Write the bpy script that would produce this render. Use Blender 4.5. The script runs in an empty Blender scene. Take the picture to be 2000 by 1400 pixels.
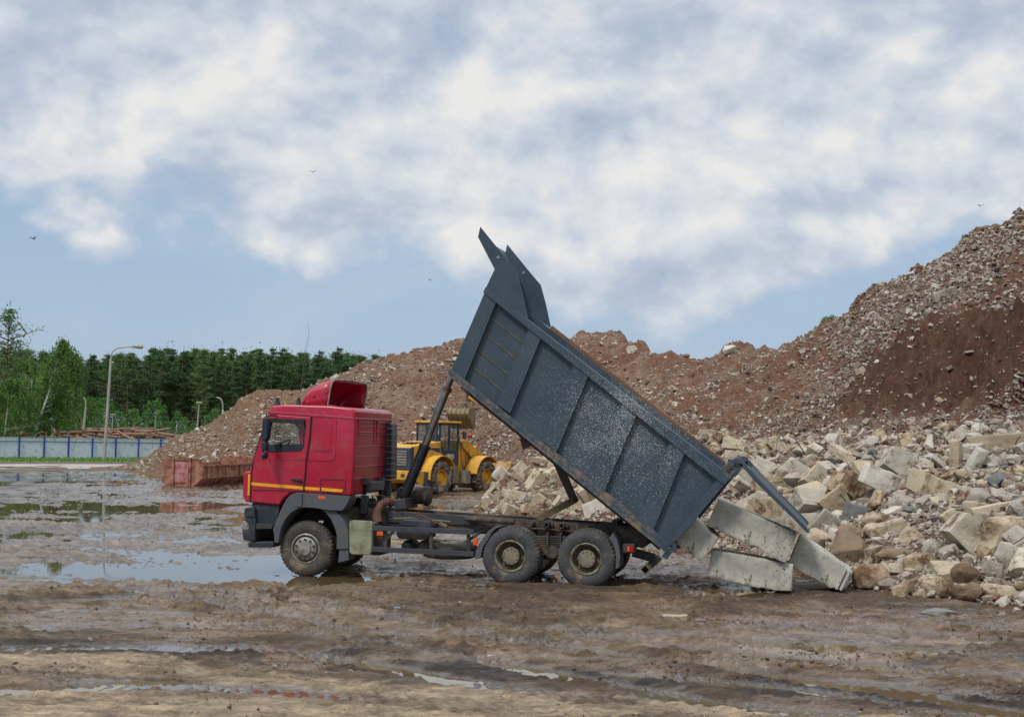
import bpy, bmesh, math, random
import numpy as np
from mathutils import Vector, Matrix, noise as mnoise
from mathutils.geometry import tessellate_polygon
random.seed(7); RNG = np.random.RandomState(11)
sc = bpy.context.scene
C = sc.collection
R = math.radians
# ------------------------------------------------------------------ camera
F = 2800.0; CX, CY = 1000.0, 700.0; CAMH = 2.8
TH = math.atan(142/F); RO = 0.02
fw = Vector((0, math.cos(TH), math.sin(TH)))
r0 = Vector((1, 0, 0)); u0 = Vector((0, -math.sin(TH), math.cos(TH)))
rt = r0*math.cos(RO)+u0*math.sin(RO); up = -r0*math.sin(RO)+u0*math.cos(RO)
CAM = Vector((0, 0, CAMH))
def ray(u, v): return fw + rt*((u-CX)/F) - up*((v-CY)/F)
def proj(p):
    d = Vector(p)-CAM; z = d.dot(fw)
    return CX+F*d.dot(rt)/z, CY-F*d.dot(up)/z
def atY(u, v, Y):
    d = ray(u, v); return CAM + d*(Y/d.y)
def ground(u, v, z=0.0):
    d = ray(u, v); return CAM + d*((z-CAMH)/d.z)
def hor(u): return 842+0.02*(u-1000)
cd = bpy.data.cameras.new("camera"); cam = bpy.data.objects.new("camera", cd); C.objects.link(cam)
cd.sensor_width = 36; cd.sensor_fit = 'HORIZONTAL'; cd.lens = 36*F/2000; cd.clip_end = 6000; cd.clip_start = .1
cam.matrix_world = Matrix(((rt.x, up.x, -fw.x, CAM.x), (rt.y, up.y, -fw.y, CAM.y), (rt.z, up.z, -fw.z, CAM.z), (0, 0, 0, 1)))
sc.camera = cam

# ------------------------------------------------------------------ noise
def _h(ix, iy, s):
    h = (ix.astype(np.int64)*374761393 + iy.astype(np.int64)*668265263 + s*974634777) & 0xffffffff
    h = ((h ^ (h >> 13))*1274126177) & 0xffffffff
    return ((h ^ (h >> 16)) & 0xffff)/65535.0
def vn(x, y, s=0):
    x = np.asarray(x, float); y = np.asarray(y, float)
    ix = np.floor(x); iy = np.floor(y); fx = x-ix; fy = y-iy
    fx = fx*fx*(3-2*fx); fy = fy*fy*(3-2*fy)
    a = _h(ix, iy, s); b = _h(ix+1, iy, s); c = _h(ix, iy+1, s); d = _h(ix+1, iy+1, s)
    return (a*(1-fx)+b*fx)*(1-fy)+(c*(1-fx)+d*fx)*fy
def fbm(x, y, o=4, s=0, g=.5):
    t = 0; a = 1; w = 0
    for i in range(o):
        t = t+a*vn(x+13.7*i, y+7.3*i, s+i); w += a; a *= g; x = x*2.03; y = y*2.03
    return t/w
def sst(a, b, x):
    t = np.clip((x-a)/(b-a), 0, 1); return t*t*(3-2*t)

# ------------------------------------------------------------------ materials
def lin(c):
    return tuple(((x/255)/12.92 if x/255 <= .04045 else ((x/255+.055)/1.055)**2.4) for x in c)
class NT:
    def __init__(s, name):
        s.m = bpy.data.materials.new(name); s.m.use_nodes = True; s.t = s.m.node_tree
        s.b = s.t.nodes['Principled BSDF']; s.tc = s.n('ShaderNodeTexCoord')
    def n(s, k, **kw):
        o = s.t.nodes.new(k)
        for a, b in kw.items(): setattr(o, a, b)
        return o
    def l(s, a, b): s.t.links.new(a, b)
    def noise(s, scale, det=5, rough=.55, vec=None, stretch=None, out='Fac'):
        n = s.n('ShaderNodeTexNoise'); n.inputs['Scale'].default_value = scale; n.inputs['Detail'].default_value = det; n.inputs['Roughness'].default_value = rough
        v = vec or s.tc.outputs['Object']
        if stretch:
            mp = s.n('ShaderNodeMapping'); mp.inputs['Scale'].default_value = stretch; s.l(v, mp.inputs['Vector']); v = mp.outputs['Vector']
        s.l(v, n.inputs['Vector']); return n.outputs[out]
    def ramp(s, fac, a, b, ca=(0, 0, 0), cb=(1, 1, 1)):
        r = s.n('ShaderNodeValToRGB'); r.color_ramp.elements[0].position = a; r.color_ramp.elements[1].position = b
        r.color_ramp.elements[0].color = (*ca, 1); r.color_ramp.elements[1].color = (*cb, 1); s.l(fac, r.inputs[0]); return r.outputs[0]
    def mix(s, fac, a, b, mode='MIX'):
        m = s.n('ShaderNodeMix'); m.data_type = 'RGBA'; m.blend_type = mode; m.clamp_factor = True
        for sock, val in ((m.inputs[0], fac), (m.inputs[6], a), (m.inputs[7], b)):
            if isinstance(val, (int, float)): sock.default_value = val
            elif isinstance(val, tuple): sock.default_value = (*val, 1)
            else: s.l(val, sock)
        return m.outputs[2]
    def math(s, op, a, b=0.0, c=None):
        m = s.n('ShaderNodeMath'); m.operation = op
        for i, val in enumerate((a, b) if c is None else (a, b, c)):
            if isinstance(val, (int, float)): m.inputs[i].default_value = val
            else: s.l(val, m.inputs[i])
        return m.outputs[0]
    def bump(s, h, st=.3, dist=.02):
        b = s.n('ShaderNodeBump')
        if isinstance(st, (int, float)): b.inputs['Strength'].default_value = st
        else: s.l(st, b.inputs['Strength'])
        b.inputs['Strength'].name; b.inputs['Distance'].default_value = dist
        s.l(h, b.inputs['Height']); s.l(b.outputs[0], s.b.inputs['Normal'])
    def set(s, col=None, rough=None, metal=None, spec=None):
        for k, v in (('Base Color', col), ('Roughness', rough), ('Metallic', metal), ('Specular IOR Level', spec)):
            if v is None: continue
            if isinstance(v, tuple): s.b.inputs[k].default_value = (*v, 1)
            elif isinstance(v, (int, float)): s.b.inputs[k].default_value = v
            else: s.l(v, s.b.inputs[k])
        return s.m

def simple(name, c1, c2=None, scale=6, rough=.6, metal=0, bump=.15, bscale=40, a=.35, b=.65, dirt=None, dirt_amt=.5, dscale=3):
    n = NT(name); c1 = lin(c1); c2 = lin(c2) if c2 else tuple(x*.7 for x in c1)
    col = n.mix(n.ramp(n.noise(scale), a, b), c1, c2)
    if dirt:
        f = n.ramp(n.noise(dscale, 8, .7), .62-dirt_amt*.35, .72-dirt_amt*.2)
        col = n.mix(f, col, lin(dirt))
        rg = n.mix(f, (rough,)*3, (.85,)*3); n.set(rough=rg)
    else: n.set(rough=rough)
    n.set(col, metal=metal)
    if bump: n.bump(n.noise(bscale, 6, .65), bump, .02)
    return n.m

MUD = (112, 92, 74)
M = {}
def mk_red():
    n = NT('red_paint')
    col = n.mix(n.ramp(n.noise(1.2), .35, .7), lin((174, 11, 50)), lin((160, 11, 46)))
    sep = n.n('ShaderNodeSeparateXYZ'); n.l(n.tc.outputs['Object'], sep.inputs[0])
    low = n.ramp(sep.outputs[2], 1.0, 2.2, (.6,)*3, (0.03,)*3)
    f = n.math('MULTIPLY', n.ramp(n.noise(3.5, 9, .7), .5, .8), low)
    col = n.mix(f, col, lin((136, 92, 84)))
    n.set(col, rough=n.mix(f, (.33,)*3, (.7,)*3), spec=.45)
    n.b.inputs['Coat Weight'].default_value = .35; n.b.inputs['Coat Roughness'].default_value = .22
    n.bump(n.noise(2.5, 3), .08, .02); return n.m
M['red'] = mk_red()
def mk_body(name, rust=0.0):
    n = NT(name)
    base = n.mix(n.ramp(n.noise(1.3, 6), .35, .7), lin((50, 65, 77)), lin((64, 76, 83)))
    base = n.mix(n.ramp(n.noise(2.0, 8, .7, stretch=(1, 1, .35)), .55, .75), base, lin((74, 82, 84)))
    # splashes of cement: density highest around the middle of the side
    sep = n.n('ShaderNodeSeparateXYZ'); n.l(n.tc.outputs['Object'], sep.inputs[0])
    dx = n.math('SUBTRACT', sep.outputs[0], 5.75); dz = n.math('SUBTRACT', sep.outputs[2], 2.65)
    al = n.math('ADD', n.math('MULTIPLY', dx, .77), n.math('MULTIPLY', dz, -.63))
    ac = n.math('ADD', n.math('MULTIPLY', dx, .63), n.math('MULTIPLY', dz, .77))
    d2 = n.math('ADD', n.math('MULTIPLY', n.math('MULTIPLY', al, al), .34), n.math('MULTIPLY', n.math('MULTIPLY', n.math('SUBTRACT', ac, .45), n.math('SUBTRACT', ac, .45)), .35))
    den = n.math('POWER', 2.718, n.math('MULTIPLY', d2, -1.0))
    cl = n.ramp(n.noise(1.6, 5), .3, .7, (.55,)*3, (1,)*3)
    den = n.math('MULTIPLY', den, cl)
    scr = n.ramp(n.noise(9, 7, .75, stretch=(1.6, 1, .35)), .60, .67); base = n.mix(n.math('MULTIPLY', scr, .35), base, lin((112, 120, 124)))
    sp1 = n.noise(75, 2, .5, stretch=(1, 1, .65)); sp2 = n.noise(44, 3, .6, stretch=(1, 1, .65))
    th = n.math('MULTIPLY_ADD', den, -.24, .735)
    f1 = n.math('MULTIPLY', n.math('SUBTRACT', sp1, th), 22)
    th2 = n.math('MULTIPLY_ADD', den, -.16, .73)
    f2 = n.math('MULTIPLY', n.math('SUBTRACT', sp2, th2), 14)
    f = n.math('MAXIMUM', f1, f2); f = n.math('MINIMUM', n.math('MAXIMUM', f, 0), .62)
    col = n.mix(f, base, lin((188, 188, 182)))
    rf = n.ramp(n.noise(2.3, 9, .75), .68-rust*.5, .74-rust*.35)
    col = n.mix(rf, col, n.mix(n.noise(20), lin((128, 92, 66)), lin((126, 118, 102))))
    n.set(col, rough=n.mix(n.math('MAXIMUM', f, rf), (.42,)*3, (.85,)*3), spec=.4)
    n.bump(n.noise(1.4, 3), .25, .05)
    return n.m
M['body'] = mk_body('blue_grey_body_paint', .0)
M['body_rust'] = mk_body('blue_grey_worn_paint', .38)
M['rusty_in'] = simple('rusty_inner_steel', (128, 92, 68), (104, 80, 66), 3, .75, .2, .2)
M['dark'] = simple('dark_chassis_paint', (44, 48, 54), (58, 56, 54), 4, .55, .1, .2, 30, dirt=(86, 74, 62), dirt_amt=.45)
M['navy'] = simple('navy_plastic', (26, 34, 48), (40, 46, 54), 4, .5, 0, .1, 30, dirt=(78, 72, 66), dirt_amt=.25)
M['chassis'] = simple('muddy_chassis', (72, 64, 56), (52, 48, 46), 2.5, .8, .1, .4, 25, dirt=(112, 96, 78), dirt_amt=.4)
M['rustbeam'] = simple('rust_spotted_beam', (50, 54, 60), (62, 64, 66), 4, .6, .1, .2, 30, dirt=(112, 78, 58), dirt_amt=.12, dscale=5)
M['grey_plastic'] = simple('grey_fender_plastic', (82, 85, 88), (70, 73, 77), 3, .6, 0, .1, 60, dirt=(96, 90, 82), dirt_amt=.3)
M['olive'] = simple('dusty_olive_box', (142, 146, 112), (128, 130, 100), 3, .65, 0, .1, 30, dirt=(104, 96, 76), dirt_amt=.35)
M['yellow'] = simple('yellow_reflective', (238, 168, 20), (220, 150, 20), 6, .4, 0, 0)
M['orange'] = simple('orange_lens', (235, 92, 30), (215, 80, 24), 6, .25, 0, 0)
M['redlens'] = simple('red_lens', (190, 30, 24), (150, 20, 20), 6, .25, 0, 0)
M['chrome'] = simple('steel_piston', (150, 146, 138), (110, 108, 102), 5, .25, .9, .05, 10)
M['cylblack'] = simple('black_cylinder_paint', (30, 32, 40), (44, 44, 50), 5, .35, .1, .1, 20)
M['rust'] = simple('rust', (112, 72, 54), (84, 62, 52), 9, .8, .2, .4, 40)
M['black'] = simple('black_rubber_matte', (24, 25, 28), (34, 34, 36), 5, .7, 0, .2, 40)
M['clay'] = simple('clay_coated_steel', (118, 104, 72), (92, 80, 58), 4, .85, .1, .3, 30)
M['silver'] = simple('silver_hub', (158, 156, 146), (138, 134, 122), 6, .5, .4, .1, 30, dirt=(104, 96, 78), dirt_amt=.4, dscale=8)
M['rim'] = simple('dirty_rim', (150, 144, 122), (118, 110, 86), 6, .65, .2, .2, 30, dirt=(96, 84, 62), dirt_amt=.6, dscale=7)
M['rimdark'] = simple('mud_brown_rim', (84, 74, 58), (66, 58, 48), 6, .8, .1, .3, 30)
M['hubclay'] = simple('clay_hub', (136, 126, 106), (112, 102, 84), 6, .85, 0, .3, 30)
def mk_tyre(name, c1, c2, mud, amt):
    n = NT(name)
    base = n.mix(n.ramp(n.noise(5, 6), .35, .65), lin(c1), lin(c2))
    geo = n.n('ShaderNodeNewGeometry')
    f = n.ramp(n.noise(3.2, 9, .72), .62-amt*.3, .68-amt*.2)
    col = n.mix(f, base, lin(mud)); n.set(col, rough=.85); n.bump(n.noise(25, 7, .7), .4, .02); return n.m
M['tyre'] = mk_tyre('tyre_rubber', (58, 58, 60), (74, 72, 70), (112, 100, 82), .25)
M['tyre_mud'] = mk_tyre('tyre_rubber_muddy', (62, 58, 54), (76, 70, 62), (118, 104, 84), .28)
M['lyel'] = simple('loader_yellow_paint', (220, 162, 44), (198, 146, 46), 2.5, .45, 0, .08, 20, dirt=(160, 122, 70), dirt_amt=.35)
M['ldark'] = simple('loader_dark_paint', (44, 52, 66), (56, 62, 72), 3, .5, 0, .1, 30)
M['lgrill'] = simple('loader_grille', (138, 132, 116), (112, 106, 94), 3, .7, .2, .1, 30)
M['ltyre'] = mk_tyre('loader_tyre', (84, 74, 64), (70, 62, 55), (146, 132, 110), .55)
M['lbucket'] = simple('worn_bucket', (176, 142, 92), (146, 124, 92), 3, .75, .2, .2, 30, dirt=(150, 92, 60), dirt_amt=.4)
M['ebucket'] = simple('dusty_excavator_bucket', (146, 128, 98), (118, 102, 80), 3, .8, .1, .3, 20)
M['skip'] = simple('rust_pink_container', (186, 132, 108), (140, 94, 72), 2.2, .75, .1, .3, 20, dirt=(104, 62, 42), dirt_amt=.5, dscale=3)
M['skip2'] = simple('red_container', (168, 48, 44), (140, 56, 48), 1.6, .7, .1, .3, 20, dirt=(124, 82, 56), dirt_amt=.4, dscale=2)
M['fence'] = simple('pale_blue_sheet', (204, 212, 218), (194, 203, 210), .6, .5, 0, 0, dirt=(150, 160, 166), dirt_amt=.3)
M['fenceblue'] = simple('blue_post_paint', (34, 74, 160), (30, 66, 144), 2, .5, 0, 0)
M['galv'] = simple('galvanised_pole', (168, 166, 154), (150, 148, 138), 2, .6, .3, 0)
M['log'] = simple('peeled_log_bark', (150, 112, 88), (112, 86, 72), 2.5, .85, 0, .4, 10)
M['log2'] = simple('grey_log_bark', (132, 114, 104), (98, 84, 76), 2.5, .85, 0, .4, 10)
M['logend'] = simple('sawn_log_end', (190, 132, 84), (168, 112, 70), 5, .8, 0, .1, 10)
M['seat'] = simple('dark_interior', (24, 26, 32), (34, 36, 42), 3, .7, 0, 0)
M['curtain'] = simple('red_curtain', (196, 24, 40), (160, 18, 50), 3, .8, 0, 0)
M['rebar'] = simple('rusty_wire', (92, 64, 50), (70, 54, 46), 9, .8, .2, 0)
M['steel_w'] = simple('bare_steel', (120, 118, 112), (96, 94, 90), 9, .5, .6, 0)
M['bird'] = simple('bird_feathers', (70, 66, 62), (110, 108, 104), 9, .8, 0, 0)
M['birchbark'] = simple('birch_bark', (205, 202, 192), (70, 66, 60), 2.2, .8, 0, .2, 10, a=.5, b=.62)
M['pinebark'] = simple('pine_bark', (124, 92, 66), (84, 68, 56), 1, .9, 0, .3, 10)
M['kerb'] = simple('kerb_concrete', (150, 144, 134), (130, 124, 116), 1, .9, 0, 0)
def mk_glass():
    n = NT('window_glass'); n.set((.8, .85, .85), rough=.03)
    t = n.n('ShaderNodeBsdfTransparent'); g = n.n('ShaderNodeBsdfGlossy'); g.inputs['Roughness'].default_value = .03
    fr = n.n('ShaderNodeFresnel'); fr.inputs[0].default_value = 1.45
    mx = n.n('ShaderNodeMixShader'); mx.inputs[0].default_value = .04; t.inputs[0].default_value = (.86, .9, .9, 1)
    n.l(t.outputs[0], mx.inputs[1]); n.l(g.outputs[0], mx.inputs[2]); n.l(mx.outputs[0], n.t.nodes['Material Output'].inputs[0]); return n.m
M['glass'] = mk_glass()
def mk_stone(name, cols, attr=False, dirtc=(104, 78, 58), dirt=.5, bsc=9):
    n = NT(name)
    if attr:
        a = n.n('ShaderNodeAttribute'); a.attribute_name = 'Col'; base = a.outputs['Color']
        col = n.mix(n.ramp(n.noise(6, 6, .7), .3, .7), base, n.mix(.5, base, (.18, .13, .1)))
    else:
        oi = n.n('ShaderNodeObjectInfo'); r = n.n('ShaderNodeValToRGB'); r.color_ramp.interpolation = 'LINEAR'
        el = r.color_ramp.elements
        while len(el) < len(cols): el.new(.5)
        for i, c in enumerate(cols): el[i].position = i/(len(cols)-1); el[i].color = (*lin(c), 1)
        n.l(oi.outputs['Random'], r.inputs[0]); base = r.outputs[0]
        col = n.mix(n.ramp(n.noise(2.2, 8, .7), .35, .68), base, n.mix(.35, base, lin((150, 138, 120)), 'MULTIPLY'))
        add = n.n('ShaderNodeVectorMath'); add.operation = 'ADD'; n.l(n.tc.outputs['Object'], add.inputs[0]); n.l(oi.outputs['Location'], add.inputs[1])
        f = n.ramp(n.noise(1.7, 9, .75, vec=add.outputs[0]), .62-dirt*.2, .70-dirt*.15)
        col = n.mix(f, col, lin(dirtc))
        sp = n.ramp(n.noise(30, 4, .7), .6, .7); col = n.mix(n.math('MULTIPLY', sp, .5), col, lin((96, 90, 82)))
    n.set(col, rough=.9, spec=.25)
    hh = n.math('ADD', n.noise(bsc, 8, .7), n.math('MULTIPLY', n.noise(bsc*.3, 3), .6))
    n.bump(hh, .8, .05); return n.m
M['stone'] = mk_stone('broken_concrete', [(202, 193, 174), (184, 176, 162), (206, 194, 170), (168, 160, 146), (190, 170, 140), (214, 207, 192)])
M['stone_tan'] = mk_stone('tan_stone', [(188, 166, 136), (178, 156, 128), (194, 178, 152)], dirt=.8)
M['stone_brown'] = mk_stone('mud_brown_stone', [(128, 108, 88), (142, 120, 98)], dirt=.8, dirtc=(98, 78, 60))
M['stone_grey'] = mk_stone('grey_concrete', [(122, 122, 120), (142, 140, 134)], dirt=.2)
M['slab'] = mk_stone('sand_lime_block', [(192, 176, 148), (178, 162, 134), (202, 188, 160), (164, 148, 122)], dirt=.45)
M['chips'] = mk_stone('rubble_chips', None, attr=True)
def mk_cblock():
    n = NT('cast_concrete')
    base = n.mix(n.ramp(n.noise(1.3, 7, .65), .35, .65), lin((142, 139, 132)), lin((204, 196, 176)))
    base = n.mix(n.ramp(n.noise(3, 8, .7, stretch=(1, 1, .3)), .55, .72), base, lin((112, 118, 124)))
    sp = n.ramp(n.noise(15, 3, .6), .60, .63); msk = n.ramp(n.noise(1.9, 3), .48, .56)
    base = n.mix(n.math('MULTIPLY', sp, msk), base, lin((52, 52, 52)))
    base = n.mix(n.ramp(n.noise(1.9, 9, .75), .56, .64), base, lin((120, 112, 82)))
    n.set(base, rough=.85, spec=.3); n.bump(n.noise(22, 8, .7), .4, .02); return n.m
M['cblock'] = mk_cblock()
def mk_dirt():
    n = NT('hill_soil'); a = n.n('ShaderNodeAttribute'); a.attribute_name = 'Col'
    k = n.ramp(n.noise(3.5, 9, .75), .3, .72, (.55, .55, .55), (1.35, 1.3, 1.25))
    col = n.mix(1.0, a.outputs['Color'], k, 'MULTIPLY')
    f = n.ramp(n.noise(9, 6, .8), .63, .68); col = n.mix(n.math('MULTIPLY', f, .7), col, lin((170, 148, 126)))
    n.set(col, rough=.95, spec=.15)
    n.bump(n.math('ADD', n.noise(4, 9, .75), n.math('MULTIPLY', n.noise(14, 6, .8), .5)), 1.0, .18); return n.m
M['dirt'] = mk_dirt()
def mk_mud():
    n = NT('wet_mud'); a = n.n('ShaderNodeAttribute'); a.attribute_name = 'Col'
    w = n.n('ShaderNodeAttribute'); w.attribute_name = 'Wet'
    obj = n.tc.outputs['Object']
    k = n.ramp(n.noise(3.0, 9, .72, stretch=(.35, 1, 1)), .32, .68, (.5,)*3, (1.4,)*3)
    col = n.mix(1.0, a.outputs['Color'], k, 'MULTIPLY')
    k2 = n.ramp(n.noise(11, 8, .75, stretch=(.5, 1, 1)), .3, .7, (.42,)*3, (1.45,)*3); col = n.mix(1.0, col, k2, 'MULTIPLY')
    g = n.ramp(n.noise(30, 5, .8), .62, .7); col = n.mix(n.math('MULTIPLY', g, .6), col, lin((52, 44, 38)))
    wn = n.math('MULTIPLY_ADD', n.noise(2.4, 7, .7, stretch=(.3, 1, 1)), 1.6, -.8)
    wet = n.math('ADD', w.outputs['Fac'], wn)
    wet = n.math('ADD', wet, n.math('MULTIPLY_ADD', n.noise(11, 6, .75, stretch=(.25, 1, 1)), 1.5, -.75))
    rg = n.ramp(wet, .25, .8, (.85,)*3, (.12,)*3)
    n.set(col, rough=rg, spec=.5)
    n.bump(n.math('ADD', n.noise(9, 8, .72, stretch=(.5, 1, 1)), n.math('MULTIPLY', n.noise(45, 4, .7), .35)), n.ramp(wet, .2, .85, (1,)*3, (.12,)*3), .07)
    n.set(spec=n.ramp(wet, .4, .9, (.35,)*3, (.9,)*3))
    return n.m
M['mud'] = mk_mud()
def mk_water():
    n = NT('puddle_water'); n.set(lin((96, 82, 58)), rough=.025, spec=.7); n.b.inputs['IOR'].default_value = 1.45
    n.bump(n.noise(3, 3), .02, .01); return n.m
M['water'] = mk_water()
def mk_leaf(name, c1, c2, tr=.25):
    n = NT(name); oi = n.n('ShaderNodeObjectInfo')
    geo = n.n('ShaderNodeNewGeometry')
    f = n.math('ADD', n.math('MULTIPLY', geo.outputs['Random Per Island'], .6), n.math('MULTIPLY', oi.outputs['Random'], .4))
    col = n.mix(f, lin(c1), lin(c2)); n.set(col, rough=.7, spec=.2)
    t = n.n('ShaderNodeBsdfTranslucent'); n.l(col, t.inputs[0])
    mx = n.n('ShaderNodeMixShader'); mx.inputs[0].default_value = tr
    n.l(n.b.outputs[0], mx.inputs[1]); n.l(t.outputs[0], mx.inputs[2]); n.l(mx.outputs[0], n.t.nodes['Material Output'].inputs[0]); return n.m
M['needle'] = mk_leaf('pine_needles', (62, 92, 54), (118, 140, 86), .25)
M['needle2'] = mk_leaf('bluish_pine_needles', (50, 78, 48), (92, 118, 74), .2)
M['leaf'] = mk_leaf('birch_leaves', (66, 100, 46), (106, 136, 66), .35)
M['leaf2'] = mk_leaf('young_tree_leaves', (62, 106, 54), (100, 138, 70), .35)
M['grass'] = mk_leaf('grass_blades', (84, 120, 46), (116, 142, 62), .3)

# ------------------------------------------------------------------ mesh builder
class MB:
    def __init__(s): s.v = []; s.f = []
    def add(s, vs, fs):
        o = len(s.v); s.v += [tuple(x) for x in vs]; s.f += [tuple(i+o for i in f) for f in fs]; return s
    def hexa(s, b, t):    # bottom 4, top 4 points
        return s.add(list(b)+list(t), [(3, 2, 1, 0), (4, 5, 6, 7), (0, 1, 5, 4), (1, 2, 6, 5), (2, 3, 7, 6), (3, 0, 4, 7)])
    def box(s, x0, x1, y0, y1, z0, z1):
        return s.hexa([(x0, y0, z0), (x1, y0, z0), (x1, y1, z0), (x0, y1, z0)], [(x0, y0, z1), (x1, y0, z1), (x1, y1, z1), (x0, y1, z1)])
    def prism(s, pts, y0, y1, holes=(), shift=None):
        """pts: list of (x,z); extruded from y0 to y1 along y"""
        loops = [list(pts)]+[list(h) for h in holes]
        flat = [p for l in loops for p in l]; n = len(flat)
        tri = tessellate_polygon([[Vector((p[0], p[1], 0)) for p in l] for l in loops])
        dx, dz = shift or (0, 0)
        vs = [(p[0], y0, p[1]) for p in flat]+[(p[0]+dx, y1, p[1]+dz) for p in flat]
        fs = [tuple(t) for t in tri]+[tuple(i+n for i in reversed(t)) for t in tri]
        o = 0
        for l in loops:
            m = len(l)
            for i in range(m): a = o+i; b = o+(i+1) % m; fs.append((a, b, b+n, a+n))
            o += m
        return s.add(vs, fs)
    def tube(s, path, r, seg=10, caps=True):
        path = [Vector(p) for p in path]; n = len(path)
        rs = r if isinstance(r, (list, tuple)) else [r]*n
        vs = []; prev = None
        for i, p in enumerate(path):
            d = (path[min(i+1, n-1)]-path[max(i-1, 0)]).normalized()
            if prev is None: a = d.cross(Vector((0, 0, 1)) if abs(d.z) < .9 else Vector((1, 0, 0))).normalized()
            else: a = (prev-d*prev.dot(d)).normalized()
            prev = a; b = d.cross(a)
            for k in range(seg):
                t = 2*math.pi*k/seg; vs.append(p+(a*math.cos(t)+b*math.sin(t))*rs[i])
        fs = [(i*seg+k, i*seg+(k+1) % seg, (i+1)*seg+(k+1) % seg, (i+1)*seg+k) for i in range(n-1) for k in range(seg)]
        if caps: fs += [tuple(range(seg-1, -1, -1)), tuple((n-1)*seg+k for k in range(seg))]
        return s.add(vs, fs)
    def lathe(s, prof, c, seg=48, axis='y'):
        """prof: list of (r, t) t along axis"""
        vs = []
        for r, t in prof:
            for k in range(seg):
                a = 2*math.pi*k/seg
                q = (r*math.cos(a), t, r*math.sin(a)) if axis == 'y' else (r*math.cos(a), r*math.sin(a), t) if axis == 'z' else (t, r*math.cos(a), r*math.sin(a))
                vs.append((q[0]+c[0], q[1]+c[1], q[2]+c[2]))
        n = len(prof)
        fs = [(i*seg+k, i*seg+(k+1) % seg, (i+1)*seg+(k+1) % seg, (i+1)*seg+k) for i in range(n-1) for k in range(seg)]
        return s.add(vs, fs)
    def mlathe(s, prof, c, seg=88, per=4, amp=.02, skew=0.0, yc=0.0):
        vs = []
        for r, t, tr in prof:
            for k in range(seg):
                a = 2*math.pi*k/seg; rr = r
                ph = (k+abs(t-yc)*skew) % per
                if tr and ph >= per/2: rr = r-amp*tr
                vs.append((rr*math.cos(a)+c[0], t+c[1], rr*math.sin(a)+c[2]))
        n = len(prof); fs = [(i*seg+k, i*seg+(k+1) % seg, (i+1)*seg+(k+1) % seg, (i+1)*seg+k) for i in range(n-1) for k in range(seg)]
        return s.add(vs, fs)
    def bar(s, a, b, w, h):
        a = Vector(a); b = Vector(b); d = (b-a).normalized(); q = d.cross(Vector((0, 1, 0)))
        if q.length < .1: q = d.cross(Vector((0, 0, 1)))
        q.normalize(); r = d.cross(q)
        q *= h/2; r *= w/2
        return s.hexa([a-q-r, a+q-r, a+q+r, a-q+r], [b-q-r, b+q-r, b+q+r, b-q+r])
    def build(s, name, mat, parent=None, bevel=0, smooth=False, seg=2, ang=35):
        me = bpy.data.meshes.new(name); me.from_pydata(s.v, [], s.f); me.validate()
        bm = bmesh.new(); bm.from_mesh(me); bmesh.ops.recalc_face_normals(bm, faces=bm.faces)
        if smooth:
            for f in bm.faces: f.smooth = True
            for e in bm.edges:
                if len(e.link_faces) == 2 and e.calc_face_angle(0) > R(ang): e.smooth = False
        bm.to_mesh(me); bm.free()
        mats = mat if isinstance(mat, (list, tuple)) else [mat]
        for m in mats: me.materials.append(M[m])
        o = bpy.data.objects.new(name, me); C.objects.link(o)
        if parent: o.parent = parent
        if bevel:
            b = o.modifiers.new('bevel', 'BEVEL'); b.width = bevel; b.segments = seg; b.limit_method = 'ANGLE'; b.angle_limit = R(ang)
            b.harden_normals = True
            for p in me.polygons: p.use_smooth = True
        return o
def tag(o, label=None, cat=None, group=None, kind=None):
    if label: o['label'] = label
    if cat: o['category'] = cat
    if group: o['group'] = group
    if kind: o['kind'] = kind
    return o
def empty(name, loc, rz=0, **kw):
    o = bpy.data.objects.new(name, None); C.objects.link(o); o.location = loc; o.rotation_euler = (0, 0, rz); o.empty_display_size = .3
    return tag(o, **kw)
def np_mesh(name, V, Fq, mat, col=None, wet=None, smooth=True):
    me = bpy.data.meshes.new(name); V = np.ascontiguousarray(V, dtype=np.float32); Fq = np.ascontiguousarray(Fq, dtype=np.int32)
    k = Fq.shape[1]; me.vertices.add(len(V)); me.vertices.foreach_set('co', V.ravel())
    me.loops.add(Fq.size); me.loops.foreach_set('vertex_index', Fq.ravel())
    me.polygons.add(len(Fq)); me.polygons.foreach_set('loop_start', np.arange(0, Fq.size, k, dtype=np.int32)); me.polygons.foreach_set('loop_total', np.full(len(Fq), k, dtype=np.int32))
    me.polygons.foreach_set('use_smooth', np.full(len(Fq), smooth))
    me.update(calc_edges=True)
    if col is not None:
        a = me.color_attributes.new('Col', 'FLOAT_COLOR', 'POINT'); c4 = np.ones((len(V), 4), np.float32); c4[:, :3] = col; a.data.foreach_set('color', c4.ravel())
    if wet is not None:
        a = me.attributes.new('Wet', 'FLOAT', 'POINT'); a.data.foreach_set('value', np.asarray(wet, np.float32).ravel())
    me.materials.append(M[mat]); o = bpy.data.objects.new(name, me); C.objects.link(o); return o
def grid_faces(nr, nc):
    i = np.arange(nr-1)[:, None]; j = np.arange(nc-1)[None, :]; a = i*nc+j
    return np.stack([a, a+1, a+nc+1, a+nc], -1).reshape(-1, 4)

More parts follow.
